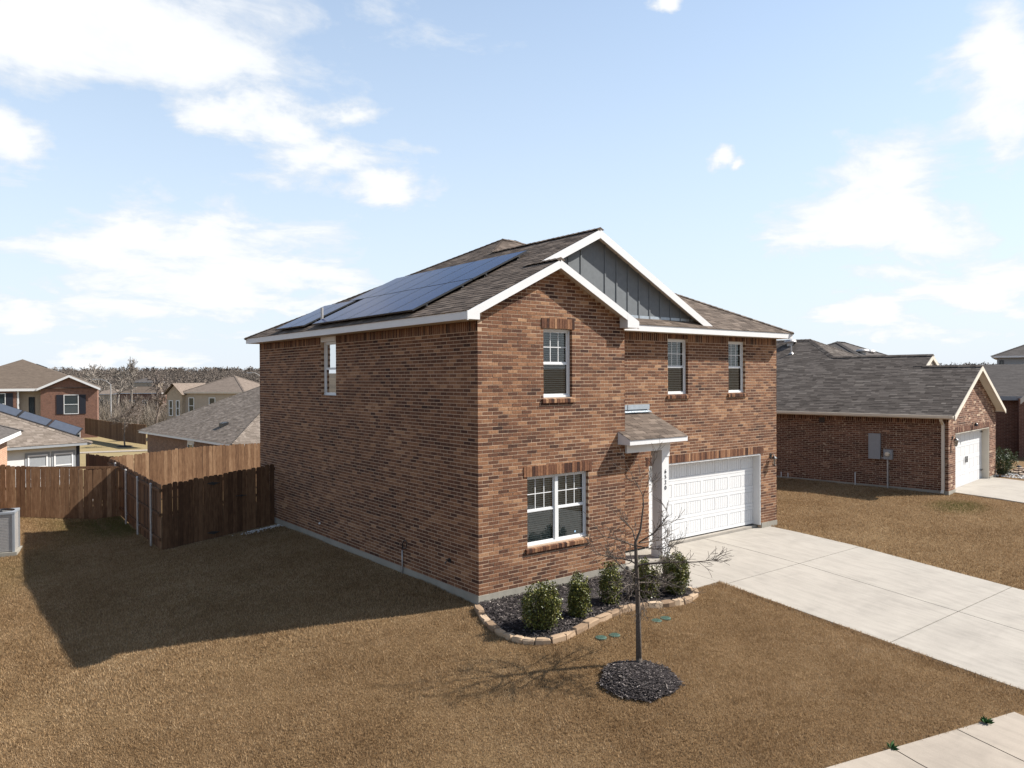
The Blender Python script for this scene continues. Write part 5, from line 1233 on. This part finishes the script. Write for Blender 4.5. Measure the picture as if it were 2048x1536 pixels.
for p, q, n in (((gx0, 0), (LG, 0), (0, .02, 0)), ((LG, 0), (LG, GD), (-.02, 0, 0))):
    mb = MB(); board(mb, (*p, gz-.004), (*q, gz-.004), n, .15); mb.build('fascia', M['greybox'], gr)
mb = MB(); mb.face([(gx0, 0, gz-.14), (LG, 0, gz-.14), (LG, GD, gz-.14), (gx0, GD, gz-.14)][::-1]); mb.build('soffit', M['soffit'], gr)
FG = Frame((0, gov, 0), (1, 0, 0), (0, -1, 0))
for a in (LG*.24, LG*.56): easy_window(GHs, FG, a, a+LG*.24, .9, 2.2, trim='greybox')
mb = MB(); FG.slab(mb, LG-gov-.16, LG-gov+.003, -.4, 2.57, .001, .05); mb.build('corner_trim', M['navy'], GHs)
sa = thing('solar_array', 'row of dark solar panels stepping down the hip of the pale left house', 'solar panels', (C_[0], C_[1], -1.83+gz), rl, group='solar panels on the neighbour roofs')
hd = V(-1, 1, .5); hd = hd/np.linalg.norm(hd)                # down the hip is -hd; racks tilt up behind the hip line
for k in range(6):
    a0 = V(.10, .12, .07)+hd*(.9+k*1.62); wv = hd*1.56; tv = V(.50, .42, .30)*(1.0 if k else 1.15)
    c4 = [a0, a0+wv, a0+wv+tv, a0+tv]; n_ = np.cross(tv, wv); n_ = n_/np.linalg.norm(n_)*(.045 if n_[2] > 0 else 0) if False else Z*.045
    mb = MB(); mb.hexa([*[p-n_ for p in c4], *c4]); pn = mb.build('panel', M['black'], sa)
    mb = MB(); i_ = [a0+wv*.03+tv*.05, a0+wv*.97+tv*.05, a0+wv*.97+tv*.95, a0+wv*.03+tv*.95]; mb.face([p+Z*.004 for p in i_]); mb.build('glass', M['solar_grey'], pn)
    mb = MB(); mb.tube([a0+wv*.2+tv*.8-Z*.5, a0+wv*.2+tv*.8-Z*.03], .02, 5); mb.tube([a0+wv*.8+tv*.8-Z*.5, a0+wv*.8+tv*.8-Z*.03], .02, 5); mb.build('mount', M['galv'], sa)
# nearest roof corner at the left picture edge
E_ = at(43, 861, 31.5); E2 = at(0, 882.5, 26.7); E2[2] = E_[2]
rn = ang(E2, E_); LE = float(np.linalg.norm((E_-E2)[:2]))
LH = thing('left_brick_house', 'orange brick house at the left picture edge, only a white eave corner showing', 'house', (E2[0], E2[1], -.6), rn)
lz = float(E_[2])+.6
box_walls(LH, -6, LE-.45, .45, 9, -.5, lz-.14, 'far_brick_orange'); quad_roof(LH, None, LE+6, 9.5, lz, .40, .0, 'far_shingle_grey', gx0=-6)
# two storey house with shutters, far left
W0, W1_ = at(73, 777, 86), at(174, 777, 85); W1_[2] = W0[2] = float(at(120, 777, 85.5)[2])
d2 = ray(174, 777); r2 = math.atan2(d2[1], d2[0])-pi/2-.03; zb2 = -2.5; he = float(W0[2])-zb2; TS = thing('shuttered_house', 'two storey red brick house with dark shutters and wide brown roof at far left', 'house', (W0[0], W0[1], zb2), r2)
gw = float(np.linalg.norm((W1_-W0)[:2]))
box_walls(TS, .35, gw-.35, .35, 9, -1, he, 'far_brick_red'); box_walls(TS, -1.9, .35, 1.6, 9, -1, he, 'beige'); box_walls(TS, -9, -1.9, .5, 9, -1, he, 'far_brick_red')
mb = MB(); mb.box((-2.0, .5, -1), (-1.75, .8, he)); mb.build('corner_post', M['white'], TS)
F2 = Frame((0, .35, 0), (1, 0, 0), (0, -1, 0)); mb = MB(); mb.face([F2.p(.35, he, 0), F2.p(gw-.35, he, 0), F2.p(gw/2, he+(gw/2-.35)*.48, 0)]); mb.build('gable_wall', M['far_brick_red'], TS)
ga = he+gw/2*.48
mb = MB(); mb.face([(0, -.1, he), (gw/2, -.1, ga), (gw/2, 9, ga), (0, 9, he)]); mb.face([(gw/2, -.1, ga), (gw, -.1, he), (gw, 9, he), (gw/2, 9, ga)])
x0_, y0_ = -10.5, .2; mb.face([(x0_, y0_, he), (gw, y0_, he), (-2.0, 7.5, he+3.5)]); mb.face([(gw, y0_, he), (gw, 14, he), (-2.0, 7.5, he+3.5)]); mb.face([(x0_, y0_, he), (-2.0, 7.5, he+3.5), (x0_, 14, he)])
rf2 = mb.build('roof', M['far_shingle_brown'], TS)
for a, b in (((0, -.13, he), (gw/2, -.13, ga)), ((gw/2, -.131, ga), (gw, -.131, he))):
    mb = MB(); board(mb, V(*a)-Z*.01, V(*b)-Z*.01, (0, .03, 0), .26); mb.build('rake_board', M['white'], rf2)
mb = MB(); board(mb, (x0_, y0_, he), (.0, y0_, he), (0, .03, 0), .28); mb.build('fascia', M['white'], rf2)
cwx = gw*.53; easy_window(TS, F2, cwx-.75, cwx+.75, he-3.0, he-.75)
for sx in (-1, 1):
    mb = MB(); F2.slab(mb, cwx+sx*1.15-.33, cwx+sx*1.15+.33, he-3.0, he-.75, .003, .05); mb.build('shutter', M['navy'], TS)
easy_window(TS, F2, cwx-.2, cwx+.9, he-6.0, he-4.7)
FB2 = Frame((-1.9, 1.6, 0), (1, 0, 0), (0, -1, 0)); easy_window(TS, FB2, 1.0, 1.6, he-3.1, he-1.0, frame='navy', sash=False)
FB3 = Frame((-9, .5, 0), (1, 0, 0), (0, -1, 0)); easy_window(TS, FB3, 4.2, 6.0, he-2.9, he-.5)
mb = MB(); FB3.slab(mb, 6.05, 6.7, he-2.9, he-.5, .003, .05); mb.build('shutter', M['navy'], TS)
mb = MB(); mb.hexa([(-.4, 6.3, he+2.3), (.5, 6.3, he+1.9), (.5, 7.4, he+1.9), (-.4, 7.4, he+2.3), (-.5, 6.3, he+2.95), (.6, 6.3, he+2.5), (.6, 7.4, he+2.5), (-.5, 7.4, he+2.95)]); mb.build('roof_vent', M['black'], TS)
# beige two storey house beyond the bungalow roof
K0, K1 = at(361, 784, 82), at(490, 783, 80); K1[2] = K0[2]
r3 = ang(K0, K1); zb3 = -2.8; h3 = float(K0[2])-zb3; BG = thing('beige_house', 'beige two storey house with tan hip roof, half hidden behind the bungalow roof', 'house', (K0[0], K0[1], zb3), r3); Lk = float(np.linalg.norm((K1-K0)[:2]))
box_walls(BG, .3, Lk-.3, .3, 7.2, -1, h3, 'beige'); quad_roof(BG, None, Lk, 7.5, h3, .46, 0.0, 'far_shingle_tan', 'soffit')
box_walls(BG, -1.6, .3, -.2, 6, -1, h3-.2, 'far_brick_tan')
FK = Frame((0, .3, 0), (1, 0, 0), (0, -1, 0)); easy_window(BG, FK, Lk*.42, Lk*.42+.8, h3-2.4, h3-.6); easy_window(BG, FK, .8, 1.5, h3-2.4, h3-.6)
FK2 = Frame((-1.6, -.2, 0), (1, 0, 0), (0, -1, 0)); easy_window(BG, FK2, .3, .8, h3-2.6, h3-.9); easy_window(BG, FK2, 1.2, 1.65, h3-2.6, h3-.9)
mb = MB(); gz3 = h3-.2; mb.face([FK2.p(-.0, gz3, 0), FK2.p(1.9, gz3, 0), FK2.p(.95, gz3+.95, 0)]); mb.build('gable_wall', M['far_brick_tan'], BG)
mb = MB(); mb.face([(-1.9, -.5, gz3-.1), (-.65, -.5, gz3+1.15), (-.65, 5, gz3+1.15), (-1.9, 5, gz3-.1)]); mb.face([(-.65, -.5, gz3+1.15), (.6, -.5, gz3-.1), (.6, 5, gz3-.1), (-.65, 5, gz3+1.15)]); mb.build('roof', M['far_shingle_tan'], BG)
mb = MB(); mb.face([(-1.2, -2.2, h3-5.4), (1.0, -2.2, h3-3.3), (1.0, 1, h3-3.3), (-1.2, 1, h3-5.4)]); mb.face([(1.0, -2.2, h3-3.3), (3.6, -2.2, h3-5.8), (3.6, 1, h3-5.8), (1.0, 1, h3-3.3)]); mb.build('porch_roof', M['far_shingle_grey'], BG)
mb = MB(); mb.face([(-1.0, -2.0, h3-7), (3.3, -2.0, h3-7), (3.3, -2.0, h3-5.7), (1.0, -2.0, h3-3.45), (-1.0, -2.0, h3-5.35)]); mb.build('gable_wall', M['far_brick_tan'], BG)
# far small houses in the woods
for k, (u, v, D, w_, m, lb) in enumerate([(287, 764, 330, 10, 'far_shingle_grey', 'tiny far house with blue grey roof among the trees'), (276, 786, 210, 12, 'far_shingle_brown', 'far house with brown roof behind the bare trees'), (212, 788, 260, 9, 'far_shingle_tan', 'small far pink brick house behind the street lamp')]):
    p = at(u, v, D); zg = T(p[0], p[1]); hh_ = max(2.6, float(p[2])-zg-1.5)
    o = thing('far_house', lb, 'house', (p[0], p[1], float(p[2])-hh_), -YAW, group='far houses in the woods'); box_walls(o, -w_/2, w_/2, 0, 8, -1, hh_, 'far_brick_tan' if k != 1 else 'far_brick_red'); quad_roof(o, None, w_, 8, hh_, .4, .4, m, gx0=-w_/2)
    f_ = Frame((-w_/2, 0, 0), (1, 0, 0), (0, -1, 0)); easy_window(o, f_, w_*.3, w_*.3+1.4, .8, 2.2); easy_window(o, f_, w_*.6, w_*.6+1.4, .8, 2.2)

# ---------------------------------------------------------------- houses to the right
# hip roof behind the bungalow, with two round vents
q = at(1895, 729, 46); HB = thing('hidden_hip_house', 'grey hip roof with two round vents rising behind the brick bungalow', 'house', (q[0], q[1], .1), NA)
ez = float(q[2])-.1-1.1; box_walls(HB, -12, -.5, .5, 11, -.5, ez-.15, 'far_brick_red'); rfb, A4, B4 = quad_roof(HB, None, 12.5, 11.5, ez, .43, 0.0, 'far_shingle_grey', gx0=-11.2, gy0=-1.3)
hb_i = Matrix.Rotation(-NA, 4, 'Z') @ Matrix.Translation((-q[0], -q[1], -.1))
for u, v in ((1725, 704), (1777, 703)):
    best = None
    for D in np.arange(40, 60, .1):
        p = at(u, v, D); l = hb_i @ Vector(p); zr_ = ez+.43*min(l.x+11.2, l.y+1.3, 1.3-l.x, 10.2-l.y)
        if l.z <= zr_+.1: best = l; break
    if best is None: best = Vector((-6+(u-1725)*.03, 3.0, ez+.43*4.2))
    roof_vent(HB, (best.x, best.y, best.z-.1), .36)
# next brick house, cut by the right edge
q0, q1 = at(1972, 792, 41), at(2060, 791, 40); q1[2] = q0[2]; r5 = ang(q0, q1); zb5 = .0
NX2 = thing('edge_brick_house', 'dark red brick house with grey roof cut off by the right picture edge', 'house', (q0[0], q0[1], zb5), r5); e5 = float(q0[2])-zb5
box_walls(NX2, .3, 1.45, .4, 8, -.5, e5-.1, 'far_brick_red'); box_walls(NX2, 1.45, 9, -.6, 8, -.5, e5-.1, 'far_brick_red')
mb = MB(); rz5 = e5+1.75; mb.face([(-1.0, 0, e5), (9.5, 0, e5), (9.5, 3.6, rz5), (-1.0, 3.6, rz5)]); mb.face([(-1.0, 3.6, rz5), (9.5, 3.6, rz5), (9.5, 7.6, e5), (-1.0, 7.6, e5)]); rf5 = mb.build('roof', M['far_shingle_grey'], NX2)
mb = MB(); board(mb, (-1.0, -.02, e5), (9.5, -.02, e5), (0, .02, 0), .22); mb.build('fascia', M['greybox'], rf5)
mb = MB(); board(mb, (1.5, -.9, e5-.1), (2.6, -.9, e5+.95), (0, .04, 0), .3); board(mb, (2.6, -.901, e5+.95), (4.2, -.901, e5-.5), (0, .04, 0), .3); mb.build('rake_board', M['cream'], rf5)
f5 = Frame((1.45, -.6, 0), (1, 0, 0), (0, -1, 0)); mb = MB(); f5.slab(mb, .75, 4, -.3, 2.2, .002, .02); mb.build('garage_door', M['garage'], NX2)
# two storey house far right
q2 = at(1983, 712, 68); FR = thing('far_right_house', 'grey two storey house end with dark roof at the far right edge', 'house', (q2[0], q2[1], 0), -YAW-.60); e6 = float(q2[2])
box_walls(FR, .4, 14, .4, 10, 0, e6-.1, 'greybox'); quad_roof(FR, None, 14, 11, e6, .42, 0, 'far_shingle_grey'); f6 = Frame((.4, .4, 0), (1, 0, 0), (0, -1, 0)); easy_window(FR, f6, .2, .5, e6-.9, e6-.4, frame='black', sash=False)
# planting and rocks beside the bungalow garage
shrub('bushy green shrub beside the bungalow garage at the right edge', nl(7.35, -.1), 1.25, 1.1, 320, leaf='leaf2', size=(.05, .09), nl_=3000, group='shrubs by the right hand houses', name='leafy_shrub')
for k, (x, y, lb) in enumerate([(9.0, 3.2, 'small round sage shrub just past the bungalow corner'), (11.6, 3.4, 'small round sage shrub nearest the dark brick pier')]): shrub(lb, nl(x, y), .6, .85, 330+k, leaf='sage', size=(.04, .07), nl_=1500, group='shrubs by the right hand houses', name='sage_shrub')
rk = MB(); rr = random.Random(9)
for i in range(500):
    x, y = nl(rr.uniform(6.9, 9.2), rr.uniform(-1.4, .6)); s_ = rr.uniform(.02, .05); rk.lathe([(s_*.6, -s_*.3), (s_, 0), (s_*.5, s_*.6)], (x, y, T(x, y)+.02), 5, rr.random())
rk.build('white_rocks', M['stone_white'], label='bed of white rocks beside the bungalow drive', cat='rocks', kind='stuff')
fb_ = thing('flagstone_border', 'low stacked flagstone border beside the bungalow drive at right', 'border', (*nl(9.2, -.6), T(*nl(9.2, -.6))), NA)
for i in range(26):
    mb = MB(); x, y, z = rr.uniform(-.9, 1.4), rr.uniform(-.5, .5), rr.choice((.0, .06, .12)); a = rr.uniform(0, pi); n_ = 6; pts = [(x+cos(a+k*2*pi/n_)*rr.uniform(.14, .26), y+sin(a+k*2*pi/n_)*rr.uniform(.1, .2)) for k in range(n_)]; t = rr.random()
    mb.face([(px, py, z+.06) for px, py in pts], t)
    for (a_, b_), (c_, d_) in zip(pts, pts[1:]+pts[:1]): mb.face([(a_, b_, z), (c_, d_, z), (c_, d_, z+.06), (a_, b_, z+.06)], t)
    mb.build('flagstone', M['flag'], fb_)
for k, (x, y, lb) in enumerate([(8.1, -1.2, 'dark path light stake beside the bungalow drive, nearer one'), (8.0, -.6, 'dark path light stake beside the bungalow drive, farther one')]):
    X, Y = nl(x, y); o = thing('path_light', lb, 'light', (X, Y, T(X, Y)+.02), group='path lights by the bungalow'); mb = MB(); mb.tube([(0, 0, -.05), (0, 0, .36)], .014, 6); mb.build('stake', M['black'], o); mb = MB(); mb.lathe([(.02, .34), (.11, .36), (.09, .40), (.02, .43)], (0, 0, 0), 10); mb.build('head', M['black'], o)

# ---------------------------------------------------------------- street lamps
def street_lamp(label, base, h, arm_dir, arm):
    o = thing('street_lamp', label, 'street lamp', base, group='street lamps'); mb = MB(); mb.tube([(0, 0, 0), (0, 0, h)], [.13, .08], 8); mb.lathe([(.2, 0), (.2, .25), (.13, .3)], (0, 0, 0), 8); mb.build('pole', M['galv'], o)
    d = V(*arm_dir, 0); d = d/np.linalg.norm(d); mb = MB(); pts = [V(0, 0, h-.1), d*arm*.3+Z*(h+.45), d*arm*.7+Z*(h+.75), d*arm+Z*(h+.8)]; mb.tube(pts, .05, 6); mb.build('arm', M['galv'], o)
    mb = MB(); s = np.cross(d, Z); c = d*(arm+.35)+Z*(h+.78); mb.hexa([c-d*.4-s*.1-Z*.06, c+d*.4-s*.16-Z*.06, c+d*.4+s*.16-Z*.06, c-d*.4+s*.1-Z*.06, c-d*.4-s*.08+Z*.05, c+d*.3-s*.12+Z*.05, c+d*.3+s*.12+Z*.05, c-d*.4+s*.08+Z*.05]); mb.build('lamp_head', M['galv'], o); return o
b1 = at(222, 842, 122); street_lamp('tall steel street lamp with a curved arm standing beyond the far fence', b1, float(at(220, 768, 122)[2]-b1[2]), (-rt0[0], -rt0[1]), 2.2)
b2 = at(524, 850, 110); b2[2] = -3; street_lamp('street lamp whose arm peeks out past the back corner of the brick house', b2, float(at(520, 756, 110)[2]+3), (-rt0[0], -rt0[1]), 1.4)
# ---------------------------------------------------------------- far fence
f0, f1 = at(170, 856, 88)[:2], at(292, 866, 70)[:2]
fence('distant cedar fence beyond the small bare tree, left of the bungalow roof', f0, f1, -1, 56, tone=(3, 8), post_start=99, zfun=lambda x, y: lerp(y, [(40, -2.0), (60, -1.9), (75, -2.2), (110, -2.2)])+.25)

# ---------------------------------------------------------------- bare trees
def bare_tree(label, base, h, seed, m='twig', lv=3, r=.12, kids=(4, 6), spread=(.4, .9), up_=.06, lean=0.0, group='bare trees beyond the fences', trunk=.45, minr=.012):
    rr = random.Random(seed); o = thing('bare_tree', label, 'tree', base, group=group); tk = MB(); cr = MB()
    pts = [V(0, 0, -.3)]; d = V(lean*.3, 0, 1)
    for i in range(6): d = d+V(rr.gauss(0, .06), rr.gauss(0, .06), 0); pts.append(pts[-1]+d/np.linalg.norm(d)*h*.9/6)
    rad = [r*(1-.8*i/6) for i in range(7)]; tk.tube(pts, rad, 6, .5); tk.build('trunk', M[m], o)
    for k in range(rr.randint(9, 12)):
        t = rr.uniform(trunk, 1.0)*6; i = min(5, int(t)); b = pts[i]+(pts[i+1]-pts[i])*(t-i); a = rr.uniform(0, 2*pi); an = rr.uniform(.35, 1.0)
        grow(cr, b, V(cos(a)*sin(an), sin(a)*sin(an), cos(an)), h*rr.uniform(.25, .4)*(1.25-t/8), rad[i]*.55, lv-1, rr, 4, .2, up_, kids, .62, (5, 4, 3), spread, minr)
    cr.build('crown', M[m], o); return o
p = ground(250, 893); bare_tree('small bare tree with rounded twiggy crown on the pale lawn before the far fence', (p[0], p[1], T(p[0], p[1])), 4.6, 401, 'twig', 3, .09, (5, 8), trunk=.28, minr=.014)
mb = MB(); mb.lathe([(.8, -.02), (.6, .06), (.1, .12)], (0, 0, 0), 12); mb.build('mulch_ring', M['mulch_base'], loc=(p[0], p[1], T(p[0], p[1])), kind='structure')
for k, (u, vb, vt, D, lb) in enumerate([(172, 846, 735, 150, 'tall pale bare tree beside the shuttered house, leftmost'), (193, 846, 742, 145, 'tall pale bare tree just left of the street lamp'), (236, 820, 728, 170, 'slender tall bare tree right of the street lamp'), (262, 818, 726, 175, 'tallest bare tree, rising above the skyline left of the beige house'), (314, 820, 742, 150, 'wide bare tree directly left of the beige house')]):
    b = at(u, vb, D); hh_ = float(at(u, vt, D)[2]-b[2]); bare_tree(lb, b, hh_, 410+k, 'bark_pale' if k < 4 else 'twig', 3, .30, (4, 6), trunk=.4, minr=.045)
for k, (u, vb, vt, D, lb) in enumerate([(275, 853, 790, 105, 'low bare tree with spreading limbs right of the small lawn tree'), (312, 845, 772, 100, 'spreading bare tree standing against the bungalow roof line'), (330, 800, 758, 190, 'bare tree behind the beige gable')]):
    b = at(u, vb, D); hh_ = float(at(u, vt, D)[2]-b[2]); bare_tree(lb, b, hh_, 430+k, 'twig', 3, .16, (5, 7), trunk=.2, minr=.022)
# woodland that reads as one mass: brush near the fences, then wooded hills
def woods(n, seed, pick, size, name, label, m, twigs=26, thick=.05, puff=False):
    r = np.random.default_rng(seed); V_ = []; TT = []
    for s in size(r, n):
        x, y, z = pick(r); k = twigs; a = r.uniform(0, 2*pi, k); o = np.array([x, y, z])
        if puff:      # fuzzy leafless crown: many small sprays filling a rounded volume
            q = r.normal(0, 1, (k, 3)); q /= np.linalg.norm(q, axis=1)[:, None]; c = q*(r.uniform(0, 1, k)**.4)[:, None]*s*np.array([.5, .5, .42])+np.array([0, 0, s*.5])
            d = r.normal(0, 1, (k, 3))*s*thick; e = r.normal(0, 1, (k, 3))*s*thick; V_.append(np.stack([o+c-d, o+c-e, o+c+d, o+c+e], 1))
        else:
            el_ = r.uniform(-.35, 1.45, k); L = s*r.uniform(.25, .8, k)
            base = np.stack([r.normal(0, .28*s, k), r.normal(0, .28*s, k), r.uniform(0, .6*s, k)], 1); d = np.stack([np.cos(a)*np.cos(el_), np.sin(a)*np.cos(el_), np.sin(el_)], 1)*L[:, None]*.7
            w = np.stack([-np.sin(a), np.cos(a), np.zeros(k)], 1)*(thick*s)*r.uniform(.5, 1.4, k)[:, None]; V_.append(np.stack([o+base-w*.8, o+base+w*.8, o+base+d+w*.3, o+base+d-w*.3], 1))
        TT.append(np.repeat(np.clip(r.beta(2, 2)+r.normal(0, .12, k), 0, 1), 4))
    v = np.concatenate(V_).reshape(-1, 3).astype(np.float32); nf = len(v)//4; me = bpy.data.meshes.new(name)
    me.vertices.add(len(v)); me.loops.add(len(v)); me.polygons.add(nf); me.vertices.foreach_set('co', v.ravel()); me.loops.foreach_set('vertex_index', np.arange(len(v), dtype=np.int32)); me.polygons.foreach_set('loop_start', np.arange(0, len(v), 4, dtype=np.int32))
    at_ = me.attributes.new('tone', 'FLOAT', 'POINT'); at_.data.foreach_set('value', np.concatenate(TT).astype(np.float32)); me.materials.append(M[m]); me.update()
    return link(name, me, label=label, cat='woods', kind='stuff')
def px_pick(u0, u1, D0, D1):
    def f(r):
        D = sqrt(r.uniform(D0**2, D1**2)); u = r.uniform(u0, u1); p = at(u, 758, D); return p[0], p[1], T(p[0], p[1])-.4
    return f
woods(620, 501, px_pick(150, 345, 112, 150), lambda r, n: r.uniform(1.8, 4.0, n), 'brush', 'tangled bare brush behind the far fence', 'brush', 70, .008)
woods(900, 502, px_pick(-120, 640, 150, 330), lambda r, n: r.uniform(3.5, 7.0, n), 'woodland', 'leafless brown woodland beyond the houses', 'brush', 70, .009)
woods(3600, 503, px_pick(-200, 700, 330, 900), lambda r, n: r.uniform(6, 10, n), 'wooded_hill', 'wooded low hills along the horizon', 'woodland', 95, .023, True)
woods(3000, 504, px_pick(-400, 2600, 900, 2000), lambda r, n: r.uniform(9, 14, n), 'wooded_hill', 'farthest line of wooded hills under the sky', 'woodland', 50, .05, True)
